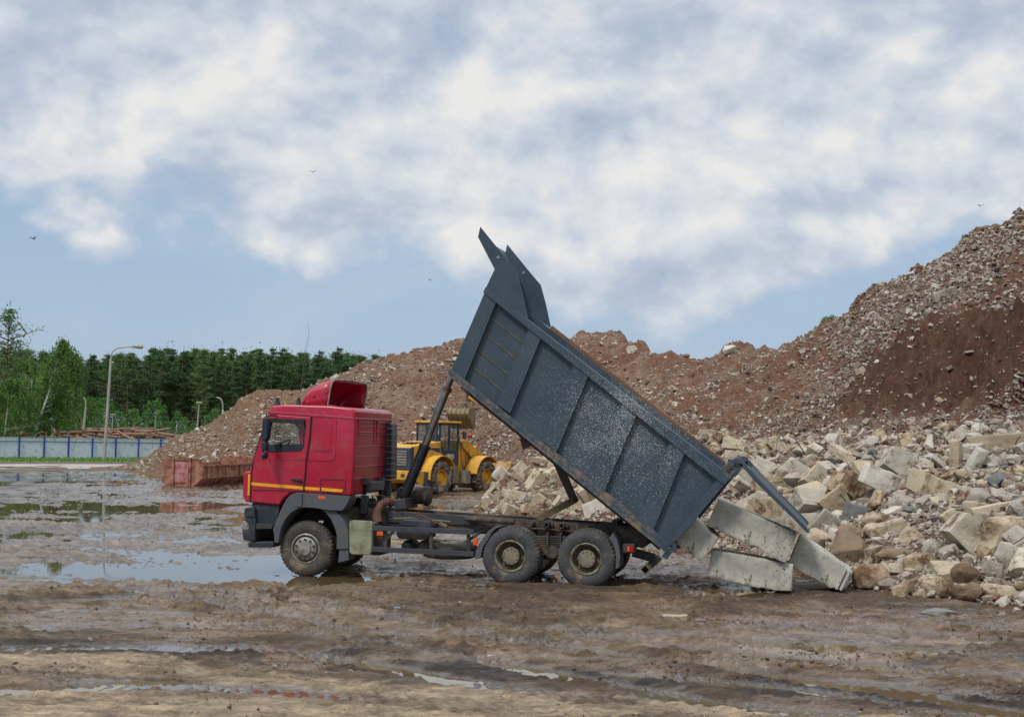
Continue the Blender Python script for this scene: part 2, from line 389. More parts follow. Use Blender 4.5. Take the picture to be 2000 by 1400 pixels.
# ------------------------------------------------------------------ hill terrain
def zz(u, v, Y): return atY(u, v, Y).z
g = None
cols = {
 160: [(84, g), (88, g), (92, g)],
 245: [(84, g), (88, 909), (92, g)],
 300: [(80, g), (90, 889), (98, g)],
 350: [(77, g), (84, 885), (92, 853), (104, g)],
 420: [(75, g), (80, 885), (86, 862), (95, 822), (110, g)],
 500: [(75, g), (88, 800), (97, 762), (115, g)],
 600: [(77, g), (92, 780), (99, 749), (118, g)],
 700: [(79, g), (94, 748), (102, 706), (122, g)],
 800: [(79, g), (94, 730), (103, 682), (125, g)],
 900: [(78, g), (86, 830), (92, 760), (104, 655), (125, g)],
 930: [(50, g), (78, g), (86, 830), (92, 760), (104, 652), (125, g)],
 960: [(46.5, g), (51, 965), (55, g), (74, g), (84, 810), (104, 650), (125, g)],
 1010: [(45.5, g), (51, 915), (58, 915), (68, 905), (84, 800), (102, 650), (122, g)],
 1060: [(44.5, g), (51.5, 893), (60, 890), (70, 870), (84, 785), (99, 650), (120, g)],
 1140: [(43, g), (49, 900), (60, 868), (72, 810), (84, 735), (96, 648), (118, g)],
 1215: [(41, g), (48, 900), (58, 860), (70, 800), (82, 710), (94, 647), (115, g)],
 1260: [(39.5, g), (47, 890), (57, 845), (69, 765), (80, 700), (88, 667), (110, g)],
 1300: [(38, g), (46, 880), (56, 830), (68, 740), (80, 676), (100, g)],
 1400: [(34, g), (40, 935), (46, 860), (54, 828), (64, 745), (74, 681), (95, g)],
 1430: [(33, g), (39, 940), (45, 862), (53, 828), (63, 740), (72, 664), (95, g)],
 1465: [(32, g), (38, 940), (43, 864), (52, 828), (61, 740), (70, 672), (92, g)],
 1500: [(31, g), (36, 950), (42, 866), (50, 828), (60, 740), (68, 667), (90, g)],
 1560: [(29.5, g), (34, 970), (41, 864), (48, 820), (57, 725), (65, 648), (88, g)],
 1620: [(28.3, g), (33, 985), (40, 860), (46, 810), (54, 710), (62, 624), (85, g)],
 1700: [(26.3, g), (31, 1000), (37, 854), (42, 800), (47, 705), (58, 569), (85, g)],
 1800: [(25.2, g), (30, 985), (36, 842), (39.5, 800), (42, 700), (46, 640), (55, 505), (85, g)],
 1900: [(24.5, g), (29, 980), (35, 836), (38, 790), (40, 670), (44, 615), (53, 443), (85, g)],
 2000: [(24, g), (28, 985), (34, 842), (37, 790), (39, 660), (43, 600), (52, 422), (85, g)],
 2400: [(23, g), (27, 985), (33, 850), (36, 790), (38, 670), (43, 590), (52, 420), (85, g)],
 3000: [(24, g), (34, 850), (44, 600), (54, 500), (80, g)],
 3500: [(30, g), (40, g), (60, g)],
}
US = np.concatenate([np.arange(160, 2080, 3.0), np.arange(2080, 3500, 14.0)])
YS = np.concatenate([np.arange(22, 60, .16), np.arange(60, 130, .45)])
keys = sorted(cols); prof = []
for u in keys:
    pts = cols[u]; ys = [p[0] for p in pts]; zs = [0.0 if p[1] is None else max(.05, zz(u, p[1], p[0])) for p in pts]
    prof.append(np.interp(YS, ys, zs, left=0, right=0))
prof = np.array(prof)                      # (k, nY)
HZ = np.empty((len(US), len(YS)))
for j in range(len(YS)): HZ[:, j] = np.interp(US, keys, prof[:, j])
def smooth1(A, ax, n):
    k = np.hanning(n+2)[1:-1]; k /= k.sum(); pad = n//2
    A = np.apply_along_axis(lambda r: np.convolve(np.pad(r, pad, mode='edge'), k, 'valid')[:A.shape[ax]], ax, A); return A
HZ = smooth1(HZ, 0, 9); HZ = smooth1(HZ, 1, 5)
def hill_z(u, Y):
    i = np.clip(np.interp(u, US, np.arange(len(US))), 0, len(US)-1.001); j = np.clip(np.interp(Y, YS, np.arange(len(YS))), 0, len(YS)-1.001)
    i0 = int(i); j0 = int(j); a = i-i0; b = j-j0
    return (HZ[i0, j0]*(1-a)+HZ[i0+1, j0]*a)*(1-b)+(HZ[i0, j0+1]*(1-a)+HZ[i0+1, j0+1]*a)*b
UU, YY = np.meshgrid(US, YS, indexing='ij'); XX = (UU-1000)/F*YY
def u_of(X, Y): return 1000+F*X/Y
def ray_hit(u, v, y0=22, y1=120):
    d = ray(u, v); Y = y0
    while Y < y1:
        p = CAM+d*(Y/d.y); hz = max(hill_z(u_of(p.x, Y), Y), 0)
        if p.z <= hz+.001: return p
        Y += .15 if Y < 60 else .4
    return None
amp = np.clip(HZ/1.2, 0, 1)
nz = (fbm(XX*.35, YY*.35, 5, 3)-.5)*1.1*np.clip(HZ/5, 0, 1) + (fbm(XX*1.3, YY*1.3, 5, 9, .6)-.5)*.55*amp + (np.abs(fbm(XX*3.3, YY*3.3, 3, 5)-.5))*.35*amp
heap_zone = (UU > 1330) & (YY < np.interp(UU, [1330, 1500, 1620, 1700, 1900, 2400], [46, 42, 40, 37, 35, 33]))
nz = np.where(heap_zone, nz*.45, nz)
gul = 1-np.abs(2*fbm(UU*.022+fbm(XX*.3, YY*.3, 2, 61)*1.5, YY*.09, 4, 63)-1); nz = nz+(gul-.75)*.42*np.clip((HZ-1)/3, 0, 1)*np.where(heap_zone, 0, 1)
nz = nz+(np.abs(fbm(XX*2.2, YY*1.6, 4, 65, .6)-.5)-.12)*.6*np.clip(HZ/3, 0, 1)*np.where(heap_zone, .2, 1)
HN = HZ+nz - .12*(HZ < .02)
# vertical steps in the excavated face
cut = sst(1560, 1720, UU+(fbm(XX*.5, YY*.5, 3, 91)-.5)*120)*sst(np.interp(UU, [1540, 1640, 1760, 1900], [43, 41, 38.5, 36.5]), np.interp(UU, [1540, 1640, 1760, 1900], [45, 43, 40, 38.5]), YY)*(1-sst(0, 1.6, YY-np.interp(UU, [1600, 1750, 1850, 2000], [46, 44.2, 43, 42.2])+(fbm(XX*.8, YY*.8, 4, 93)-.5)*2.4))
HN += cut*((fbm(XX*.8, YY*.8, 4, 21)-.5)*1.8+(1-np.abs(2*fbm(XX*.9+YY*.3, YY*2.6, 5, 23, .55)-1)-.7)*1.2)
pal = lambda c: np.array(lin(c))
fn = fbm(XX*.25, YY*.25, 5, 31)[..., None]; fn2 = fbm(XX*1.1, YY*1.1, 4, 37)[..., None]
colr = pal((118, 80, 62))*(1-fn)+pal((140, 108, 86))*fn
pale = sst(.5, .62, fn2)*.45*(1-cut[..., None]); colr = colr*(1-pale)+pal((158, 140, 122))*pale
colr = colr*(1-.75*cut[..., None])+(pal((78, 57, 47))*(1-fn2)+pal((112, 82, 65))*fn2)*.75*cut[..., None]
hz_ = (heap_zone | ((UU > 925) & (UU <= 1335) & (YY < 56)))[..., None]*.5; colr = colr*(1-hz_)+pal((124, 98, 76))*hz_
lm = (1-sst(600, 800, UU))[..., None]; colr = colr*(1-lm*.5)+pal((132, 108, 82))*lm*.5
hill = np_mesh('hill', np.stack([XX, YY, HN], -1).reshape(-1, 3), grid_faces(len(US), len(YS)), 'dirt', colr.reshape(-1, 3))
tag(hill, kind='structure')

# ------------------------------------------------------------------ chips (uncountable rubble)
CUBE = np.array([(-1, -1, -1), (1, -1, -1), (1, 1, -1), (-1, 1, -1), (-1, -1, 1), (1, -1, 1), (1, 1, 1), (-1, 1, 1)], float)*.5
CF = np.array([(3, 2, 1, 0), (4, 5, 6, 7), (0, 1, 5, 4), (1, 2, 6, 5), (2, 3, 7, 6), (3, 0, 4, 7)])
t_ = (1+5**.5)/2
ICO = np.array([(-1, t_, 0), (1, t_, 0), (-1, -t_, 0), (1, -t_, 0), (0, -1, t_), (0, 1, t_), (0, -1, -t_), (0, 1, -t_), (t_, 0, -1), (t_, 0, 1), (-t_, 0, -1), (-t_, 0, 1)])/3.4
ICF = np.array([(0, 11, 5), (0, 5, 1), (0, 1, 7), (0, 7, 10), (0, 10, 11), (1, 5, 9), (5, 11, 4), (11, 10, 2), (10, 7, 6), (7, 1, 8), (3, 9, 4), (3, 4, 2), (3, 2, 6), (3, 6, 8), (3, 8, 9), (4, 9, 5), (2, 4, 11), (6, 2, 10), (8, 6, 7), (9, 8, 1)])
def chips(name, P, S, colors, mat='chips', elong=(.5, 1.0), flat=(.25, .8), base=None, faces=None):
    base = CUBE if base is None else base; faces = CF if faces is None else faces; nv = len(base)
    n = len(P); V = np.repeat(base[None], n, 0)+RNG.uniform(-.17, .17, (n, nv, 3))*(1 if nv == 8 else .75)
    V[..., 0] *= RNG.uniform(.8, 2.2, (n, 1))**.8; V[..., 1] *= RNG.uniform(*elong, (n, 1)); V[..., 2] *= RNG.uniform(*flat, (n, 1))
    V *= S[:, None, None]
    a = RNG.uniform(0, 6.283, n); b = RNG.normal(0, .5, n); c = RNG.normal(0, .5, n)
    def rot(V, ang, i, j):
        ca = np.cos(ang)[:, None]; sa = np.sin(ang)[:, None]; x = V[..., i].copy(); y = V[..., j].copy(); V[..., i] = ca*x-sa*y; V[..., j] = sa*x+ca*y
    rot(V, b, 0, 2); rot(V, c, 1, 2); rot(V, a, 0, 1)
    V += P[:, None, :]
    Fq = (faces[None]+(np.arange(n)*nv)[:, None, None]).reshape(-1, faces.shape[1])
    return np_mesh(name, V.reshape(-1, 3), Fq, mat, np.repeat(colors, nv, 0), smooth=False)
# screen-weighted sampling of the terrain
PV = CY - F*((XX*up.x+YY*up.y+(HN-CAMH)*up.z)/(XX*fw.x+YY*fw.y+(HN-CAMH)*fw.z))
dv = np.zeros_like(PV); dv[:, :-1] = np.clip(PV[:, :-1]-PV[:, 1:], 0, 12); dv[:, -1] = 0
W = (dv+.02)*(HZ > .1)*(UU < 2300)*np.where(UU > 2040, .3, 1)
dens = .35+1.3*sst(.42, .62, fbm(XX*.3, YY*.3, 4, 55))
pile_zone = (UU > 925) & (UU <= 1335) & (YY < np.interp(UU, [930, 1060, 1330], [55, 57, 47]))
W = W*dens*(1-.82*cut)*np.where(pile_zone, .15, 1)
W = np.where((UU > 1230) & (UU < 1560) & (YY > 52) & (~heap_zone), W*.55, W)
def sample(Wt, n):
    p = Wt.ravel()/Wt.sum(); idx = RNG.choice(len(p), n, p=p); i, j = np.unravel_index(idx, Wt.shape)
    return XX[i, j]+RNG.uniform(-.05, .05, n), YY[i, j]+RNG.uniform(-.1, .1, n), HN[i, j], i, j
CH = np.array([lin(c) for c in [(196, 186, 168), (178, 166, 146), (158, 146, 130), (142, 122, 102), (148, 100, 80), (156, 92, 70), (120, 104, 92), (206, 200, 188), (104, 84, 70), (100, 95, 88)]])
def chipcol(n, p, S=None):
    k = RNG.choice(len(CH), n, p=p)
    if S is not None: k = np.where((S > .09) & ((k == 4) | (k == 5)), 2, k)
    return CH[k]*RNG.uniform(.75, 1.1, (n, 1))
PM = np.array([.14, .16, .16, .14, .07, .05, .10, .07, .07, .04]); PM /= PM.sum()
n = 130000; X, Y, Z, i, j = sample(np.where(heap_zone, W*.4, W), n)
S = np.clip(.03*RNG.pareto(2.3, n)+.035, .035, .19)*(Y/70)**.35
tag(chips('debris_rubble', np.stack([X, Y, Z+S*.12], -1), S, chipcol(n, PM, S)), 'mixed brick, concrete and stone chips littered all over the brown hill', 'rubble', kind='stuff')
# pale small stones between the heap boulders
Wh = np.where(heap_zone & (HZ > .05), dv+.03, 0.0)*(UU < 2200)+np.where(pile_zone & (HZ > .05), dv*.8, 0.0)
bare = np.exp(-(((UU-1810)/55)**2+((YY-27.8)/1.3)**2))
Wh = Wh*(1-.8*bare)
n = 13500; X, Y, Z, i, j = sample(Wh, n); S = np.clip(.055*RNG.pareto(2.2, n)+.045, .045, .22)
PH = np.array([.20, .26, .22, .16, .0, .01, .06, .05, .04, .0]); PH /= PH.sum()
tag(chips('stone_rubble', np.stack([X, Y, Z+S*.2], -1), S, chipcol(n, PH), elong=(.6, 1), flat=(.5, 1.0), base=ICO, faces=ICF), 'small pale stones and concrete crumbs filling gaps between the heap boulders', 'rubble', kind='stuff')

# ------------------------------------------------------------------ rocks
def rock_mesh(name, seed, kind, mat, cuts=3):
    rnd = random.Random(seed); bm = bmesh.new()
    if kind == 'round':
        for k in range(22):
            v = Vector((rnd.gauss(0, 1), rnd.gauss(0, 1), rnd.gauss(0, 1))).normalized()*rnd.uniform(.42, .55); bm.verts.new((v.x, v.y*.85, v.z*.72))
    elif kind == 'sharp':
        for k in range(11):
            v = Vector((rnd.gauss(0, 1), rnd.gauss(0, 1), rnd.gauss(0, 1))).normalized()*rnd.uniform(.4, .62); bm.verts.new((v.x, v.y*.8, v.z*.75))
    elif kind == 'block':
        for x in (-.5, .5):
            for y in (-.36, .36):
                for z in (-.3, .3): bm.verts.new((x+rnd.uniform(-.09, .09), y+rnd.uniform(-.08, .08), z+rnd.uniform(-.07, .07)))
        for k in range(2): bm.verts.new((rnd.uniform(-.5, .5), rnd.uniform(-.36, .36), rnd.uniform(.28, .36)))
    elif kind == 'long':
        for x in (-.5, .5):
            for y in (-.16, .16):
                for z in (-.14, .14): bm.verts.new((x+rnd.uniform(-.07, .07), y+rnd.uniform(-.03, .03), z+rnd.uniform(-.03, .03)))
    elif kind == 'slab':
        for k in range(6):
            a = k*1.047+rnd.uniform(-.3, .3)
            for z in (-.08, .08): bm.verts.new((.5*math.cos(a), .4*math.sin(a), z+rnd.uniform(-.02, .02)))
    h = bmesh.ops.convex_hull(bm, input=bm.verts)
    bmesh.ops.delete(bm, geom=[e for e in h['geom_interior'] if isinstance(e, bmesh.types.BMVert)], context='VERTS')
    bmesh.ops.dissolve_limit(bm, angle_limit=R(9), verts=bm.verts, edges=bm.edges)
    bw = {'round': .05, 'sharp': .025}.get(kind, .014)
    bmesh.ops.bevel(bm, geom=list(bm.edges), offset=bw, segments=2, affect='EDGES', profile=.6)
    bmesh.ops.triangulate(bm, faces=bm.faces)
    for it in range(5):
        lng = [e for e in bm.edges if e.calc_length() > .11]
        if not lng or len(bm.faces) > 2200: break
        bmesh.ops.subdivide_edges(bm, edges=lng, cuts=1); bmesh.ops.triangulate(bm, faces=[f for f in bm.faces if len(f.verts) > 3])
    off = Vector((seed*3.1, seed*1.7, 0)); a = {'round': .075, 'sharp': .05}.get(kind, .028)
    for v in bm.verts:
        p = v.co*2.3+off; d = mnoise.noise(p)*1.0+mnoise.noise(p*2.7)*.5+mnoise.noise(p*6)*.3
        v.co += v.co.normalized()*d*a
    me = bpy.data.meshes.new(name); bm.to_mesh(me); bm.free(); me.materials.append(M[mat])
    for p in me.polygons: p.use_smooth = True
    me.set_sharp_from_angle(angle=R(32)) if hasattr(me, 'set_sharp_from_angle') else None
    return me
ROCK = {}
for k, mats in (('round', ('stone', 'stone_tan', 'stone_brown', 'stone_grey')), ('sharp', ('stone', 'stone_tan', 'stone_grey')), ('block', ('stone', 'stone_tan', 'slab', 'stone_grey')), ('long', ('stone', 'slab', 'stone_tan')), ('slab', ('stone', 'slab'))):
    for m in mats:
        ROCK[k, m] = [rock_mesh('rock_mesh', 17*len(ROCK)+q*5+3, k, m) for q in range(3)]
def put_rock(name, kind, mat, loc, s, rot, label, cat, group=None, q=None):
    me = ROCK[kind, mat][random.randrange(3) if q is None else q]
    o = bpy.data.objects.new(name, me); C.objects.link(o); o.location = loc; o.rotation_euler = rot
    o.scale = s if isinstance(s, tuple) else (s, s, s)
    return tag(o, label, cat, group)
taken = []
# notable ones first: u, v, width px, height px, kind, mat, tilt, label
NOT = [
 (1697, 1132, 88, 62, 'round', 'stone_tan', 0, 'big rounded tan boulder touching the ribbed end of the tilted concrete block'),
 (1762, 1158, 80, 50, 'sharp', 'stone_tan', .5, 'pointed pale stone lying lowest in front of the heap'),
 (1820, 1148, 66, 46, 'round', 'stone_tan', 0, 'cracked rounded pale stone at the foot of the heap'),
 (1748, 1086, 88, 36, 'round', 'stone_brown', -.1, 'long brown topped boulder above the big tan one'),
 (1818, 1076, 54, 42, 'round', 'stone', -.5, 'pale egg shaped stone beneath the bare dirt streak'),
 (1888, 1128, 84, 56, 'round', 'stone_brown', -.4, 'large dark brown boulder beside the pointed triangular stone'),
 (1966, 1098, 72, 84, 'sharp', 'stone', 0, 'tall pointed triangular stone near the right edge'),
 (1958, 1046, 118, 72, 'round', 'stone_tan', .1, 'huge smooth tan boulder, the largest of the heap'),
 (1868, 1022, 74, 54, 'slab', 'slab', .2, 'pale flat faced slab fragment standing upright in the dirt'),
 (1710, 1020, 62, 46, 'round', 'stone_tan', 0, 'mud stained round boulder in the middle of the heap'),
 (1822, 956, 96, 52, 'long', 'slab', -.4, 'long two toned block with tan top tilted on the heap'),
 (1762, 984, 80, 40, 'round', 'stone', 0, 'grey oval boulder under the long tilted block'),
 (1736, 948, 120, 44, 'long', 'stone', -.45, 'longest rough grey block leaning across the heap'),
 (1752, 912, 72, 44, 'block', 'stone', -.5, 'pale chunky block with a broken dark end'),
 (1668, 1006, 44, 34, 'block', 'stone_grey', -.2, 'small dark grey concrete cube among pale blocks'),
 (1630, 988, 48, 56, 'block', 'stone', -.9, 'pale squared block standing on its end'),
 (1906, 978, 62, 52, 'round', 'stone', .2, 'knobbly cream boulder above the flat faced slab fragment'),
 (1958, 866, 130, 34, 'long', 'slab', .12, 'long flat concrete beam on top of the heap at right'),
 (1852, 838, 46, 24, 'round', 'stone_tan', 0, 'yellowish rounded stone crowning the heap'),
 (1668, 1046, 92, 36, 'round', 'stone_brown', -.25, 'dark brown elongated boulder behind the steel loops'),
 (1944, 1000, 78, 34, 'long', 'stone', .25, 'pale flat elongated stone above the huge tan boulder'),
 (1792, 1104, 84, 46, 'round', 'stone_tan', .2, 'broad tan boulder half buried behind the cracked pale stone'),
 (1950, 1158, 96, 36, 'round', 'stone_tan', -.1, 'low wide stone at the lower right foot of the heap'),
 (1556, 928, 48, 56, 'block', 'stone', .9, 'squared cream block standing above the tailgate arm'),
 (1516, 946, 74, 32, 'block', 'stone', .15, 'pale flat topped block just above the tailgate arm'),
 (1486, 978, 50, 40, 'sharp', 'stone', 0, 'cream angular stone behind the upper concrete block'),
 (1612, 1030, 52, 48, 'block', 'stone', -.6, 'pale block directly behind the tailgate tip'),
 (1600, 950, 66, 40, 'block', 'stone', -.7, 'long squared pale block leaning to the upper right'),
 (1985, 925, 60, 34, 'round', 'stone', .1, 'pale humped stone close to the right edge'),
 (1995, 1000, 60, 60, 'round', 'stone', .1, 'pale boulder cut off by the right edge of view'),
 (1878, 1112, 40, 26, 'round', 'stone', .1, 'small white stone resting on the brown boulder'),
 (1395, 848, 56, 16, 'long', 'slab', .0, 'straight pale kerb stone lying at the top left of the heap'),
]
for (u, v, w, h, kind, mat, tilt, lab) in NOT:
    p = ray_hit(u, v+h*.25)
    if p is None: continue
    Y = p.y; s = w/F*Y*1.0; q = {'round': .72*1.0, 'sharp': .9, 'block': .6, 'long': .3, 'slab': .8}[kind]; hs = h/F*Y/q
    if kind == 'slab': rot = (1.45, tilt, .2)
    else: rot = (random.uniform(-.2, .2), -tilt, random.uniform(-.3, .3))
    loc = p+Vector((0, -s*.05, h/F*Y*.30))
    put_rock('boulder' if kind in ('round', 'sharp') else 'concrete_lump', kind, mat, loc, (s, s*.85, hs if kind != 'slab' else s), rot, lab, 'boulder' if kind in ('round', 'sharp') else 'concrete lump')
    taken.append((u, v, max(w, h)/2))
# random stones on the heap
placed = 0; tries = 0
sizes = sorted([min(74, 19+13*random.paretovariate(1.5)) for _ in range(262)], reverse=True)
def top_v(u): return np.interp(u, [1385, 1450, 1600, 1700, 1800, 1850, 1900, 2060], [862, 868, 858, 858, 846, 838, 846, 846])
def bot_v(u): return np.interp(u, [1385, 1450, 1560, 1650, 1700, 1760, 2060], [960, 985, 1060, 1100, 1150, 1172, 1180])
for s_px in sizes:
    for tr in range(60):
        u = random.uniform(1390, 2060); t = random.random()**.9; v = top_v(u)+(bot_v(u)-top_v(u))*t
        sp = s_px*(.48+.72*t)*(1+.3*(t > .45)*(u > 1640))
        if math.hypot((u-1830)/55, (v-1035)/45) < 1 and sp > 14: continue
        if all(math.hypot(u-a, (v-b)*1.25) > (sp/2*.54+c*.56) for a, b, c in taken): break
    else: continue
    p = ray_hit(u, v)
    if p is None: continue
    s = sp/F*p.y
    kind, mat = random.choice([('round', 'stone'), ('round', 'stone_tan'), ('sharp', 'stone'), ('sharp', 'stone_tan'), ('block', 'stone'), ('block', 'stone'), ('block', 'slab'), ('long', 'stone'), ('block', 'stone_tan'), ('round', 'stone_brown'), ('sharp', 'stone'), ('block', 'stone'), ('sharp', 'stone_tan'), ('round', 'stone'), ('sharp', 'stone_grey')])
    if kind == 'long': s *= 1.4
    put_rock('rubble_stone', kind, mat, p+Vector((0, 0, s*.2)), (s*random.uniform(.9, 1.25), s, s*random.uniform(.8, 1.1)), (random.gauss(0, .4), random.gauss(0, .45), random.uniform(0, 6.28)),
             'ordinary pale stone or concrete chunk piled in the right hand heap', 'stone', 'stones of the right hand heap')
    taken.append((u, v, sp/2)); placed += 1
print('PLACED', placed)
# blocks behind the chassis
tk = []; cnt = 0
slots = [(1010, 975, 70), (1092, 935, 60), (1045, 950, 55), (1190, 955, 60), (1150, 975, 62), (1165, 1000, 60), (960, 985, 40), (985, 992, 40), (1058, 905, 44), (1040, 1000, 60)]
for k in range(420):
    if cnt > 215: break
    if k < len(slots): u, v, w = slots[k]
    else:
        u = random.uniform(945, 1260); vt = np.interp(u, [940, 985, 1060, 1150, 1260], [980, 925, 893, 900, 895]); v = random.uniform(vt+4, 1004); w = random.uniform(20, 52)
        if not all(math.hypot(u-a, (v-b)) > (w*.26+c*.26) for a, b, c in tk): continue
    p = ray_hit(u, v, 38)
    if p is None: continue
    tk.append((u, v, w*.5)); s = w/F*p.y*.82
    kind, mat = random.choice([('long', 'slab'), ('long', 'slab'), ('block', 'slab'), ('block', 'slab'), ('block', 'stone'), ('long', 'stone_tan')])
    put_rock('rubble_block', kind, mat, p+Vector((0, 0, s*.12)), (s, s*1.2, s*1.15) if kind == 'long' else (s, s*.8, s), (random.gauss(0, .3), -random.choice([-1, 1, 1])*random.uniform(.1, 1.0), random.uniform(-.6, .6)),
             'broken tan building block in the pile behind the truck chassis', 'building block', 'building blocks piled behind the chassis')
    cnt += 1
# larger pieces on the hill and the left slope
for k in range(110):
    while True:
        u = random.choice([random.uniform(280, 520), random.uniform(1080, 1990), random.uniform(520, 900)])
        v = random.uniform(640, 930) if u < 1500 else random.uniform(470, 840)
        p = ray_hit(u, v, 36)
        if p is not None and p.z > .3: break
    w = random.uniform(9, 20) if u > 520 else random.uniform(9, 22)
    kind = random.choice(['block', 'slab', 'long', 'sharp']); mat = random.choice(['stone', 'slab']) if kind != 'sharp' else 'stone'
    s = w/F*p.y
    left = u < 520
    put_rock('hill_fragment', kind, mat, p+Vector((0, 0, s*.15)), s, (random.gauss(.2, .4), random.gauss(0, .4), random.uniform(0, 6.28)),
             'pale concrete fragment on the left slope behind the rusty container' if left else 'pale concrete fragment stuck in the brown hillside', 'concrete fragment', 'fragments on the left slope' if left else 'fragments stuck in the hillside')
for (u, v, w, h, kind, ry, lab) in [(1234, 692, 26, 20, 'slab', 0, 'upright square slab on the ridge above the dump body'), (1274, 697, 20, 15, 'round', 0, 'rounded pale boulder right of the square slab on the ridge'),
                  (1845, 585, 48, 22, 'long', .35, 'long pale slab lying high on the right hillside'), (1835, 530, 28, 14, 'long', .3, 'thin pale plank of stone near the top of the hill'),
                  (1426, 692, 30, 18, 'sharp', 0, 'pale angular lump just below the small peak of the ridge'), (1590, 770, 22, 10, 'long', 0, 'flat pale stone at the foot of the debris slope')]:
    p = ray_hit(u, v, 36); s = w/F*p.y
    put_rock('hill_slab', kind, 'stone', p+Vector((0, -.1, h/F*p.y*.4)), (s, s, s*(1 if kind != 'long' else 1.3)), (1.35 if kind == 'slab' else 0, -ry, .1), lab, 'slab')
# stones lying on the yard
for (u, v, w, h, kind, mat, lab) in [(1317, 1208, 46, 18, 'block', 'slab', 'single pale flat stone lying alone in the mud in front of the truck'), (1830, 1194, 80, 16, 'round', 'stone_grey', 'flat dark grey lump in the mud before the heap'),
        (1275, 1195, 16, 6, 'round', 'stone', 'tiny pale pebble left of the single flat stone'), (1290, 1222, 14, 9, 'round', 'stone_brown', 'small dark clod below the single flat stone'), (1985, 1190, 20, 12, 'round', 'stone', 'small pale stone at the lower right of the heap'),
        (1600, 1164, 24, 10, 'round', 'stone_brown', 'small brown stone beneath the ribbed concrete block'), (1945, 1176, 16, 10, 'block', 'stone', 'little pale cube in front of the heap foot'), (755, 1183, 12, 6, 'round', 'stone', 'tiny white pebble in front of the front wheel'),
        (1640, 1163, 24, 10, 'sharp', 'stone', 'small pale shard in front of the big tan boulder')]:
    p = ground(u, v+h*.4); s = w/F*p.y
    put_rock('loose_stone', kind, mat, p+Vector((0, 0, h/F*p.y*.3)), (s, s*.8, h/F*p.y*1.5), (0, 0, random.uniform(-.2, .2)), lab, 'stone')

# ------------------------------------------------------------------ ground
sd = np.unique(np.concatenate([np.linspace(-.27, .30, 820), np.linspace(-.42, .42, 160), np.linspace(-1.4, 1.4, 60), np.linspace(-9, 9, 24)]))
hh = np.concatenate([np.linspace(7840/6, 7840/13.2, 20)[:-1], np.linspace(7840/13.2, 7840/40, 560)[:-1], np.linspace(7840/40, 7840/140, 190)[:-1]])
Yg = np.concatenate([[-40, -20, -8, -2, 2], 7840/hh, [140, 180, 250, 400, 800, 1600, 4000]])
SS, GY = np.meshgrid(sd, Yg, indexing='ij'); GX = SS*np.where(GY > -10, GY+12, 3+0*GY) if False else SS*(np.maximum(GY, -8)+12)
GUU = 1000+F*GX/np.maximum(GY, 5)
GV = hor(GUU)+7840/np.maximum(GY, 5)
def pz(u, v, ru, rv, dep):
    p = ground(u, v); return (p.x, p.y, ru/F*p.y, rv*p.y*p.y/7840, dep)
PUD = [pz(380, 1118, 215, 24, .075), pz(150, 1105, 95, 14, .03), pz(200, 1075, 120, 7, .02), pz(610, 1140, 85, 13, .07), pz(190, 992, 215, 9, .09), pz(420, 988, 40, 4, .05), pz(90, 938, 160, 3.5, .09), pz(215, 927, 80, 2.6, .09), pz(60, 1112, 40, 10, .03),
       pz(820, 988, 110, 5, .08), pz(1035, 1185, 58, 7, .055), pz(1010, 1160, 60, 8, .055), pz(1150, 1168, 70, 6, .05), pz(1430, 1162, 120, 11, .07), pz(1330, 1150, 60, 7, .05), pz(880, 1150, 60, 7, .05), pz(730, 1120, 70, 8, .045),
       pz(1000, 1120, 150, 8, .04), pz(860, 1205, 55, 8, .035), pz(640, 1130, 60, 8, .05), pz(240, 1150, 80, 6, .04), pz(1680, 1215, 90, 4, .03), pz(1850, 1250, 90, 5, .03), pz(1430, 1232, 70, 5, .03), pz(1200, 1130, 200, 6, .04), pz(290, 1330, 90, 10, .02)]
wx = GX+(fbm(GX*.7, GY*.5, 4, 71)-.5)*2.2; wy = GY+(fbm(GX*.5, GY*.9, 4, 72)-.5)*2.6*np.clip(GY/30, .3, 2)
near = (GY > 8) & (GY < 130)
def track(k, amp, per, ph, s):   # nearly parallel ruts running across the yard
    q = (GY-8)+.11*GX+.018*GX*GX*.2+(fbm(GX*.08, GY*.08, 2, s)-.5)*5; return amp*(vn(q*k, GX*.05, s)-.5)
streak = (fbm(GX*.45, (GY+.10*GX)*3.0, 5, 75, .6)-.5)
fine = (fbm(GX*3, GY*5, 5, 77, .65)-.5)
clod = np.clip(fbm(GX*5.5, GY*7, 4, 79, .6)-.56, 0, 1)
broad = fbm(GX*.22, GY*.3, 4, 81)-.5
wetm = sst(1150, 1085, GV+(fbm(GX*.3, GY*.3, 3, 83)-.5)*120)*sst(915, 930, GV)*(1-.55*sst(500, 900, GUU)*sst(1050, 1000, GV))
rightwet = sst(1380, 1450, GUU)*sst(1180, 1200, GV)*(1-sst(1290, 1330, GV))
zg = .048+.05*broad+.05*streak+.055*fine+.16*clod+track(3.2, .05, 1, 0, 91)+track(1.2, .05, 1, 0, 93)
strk2 = fbm(GX*.9+3, (GY+.05*GX)*2.2*np.clip(GY/32, .8, 1.4)**-1, 5, 78, .68)-.5
strk3 = fbm(GX*2.2+3, (GY+.05*GX)*5.0, 4, 178, .7)-.5
zg = zg-.050*wetm-.03*rightwet+(wetm+.6*rightwet)*(strk2*.13+strk3*.10)
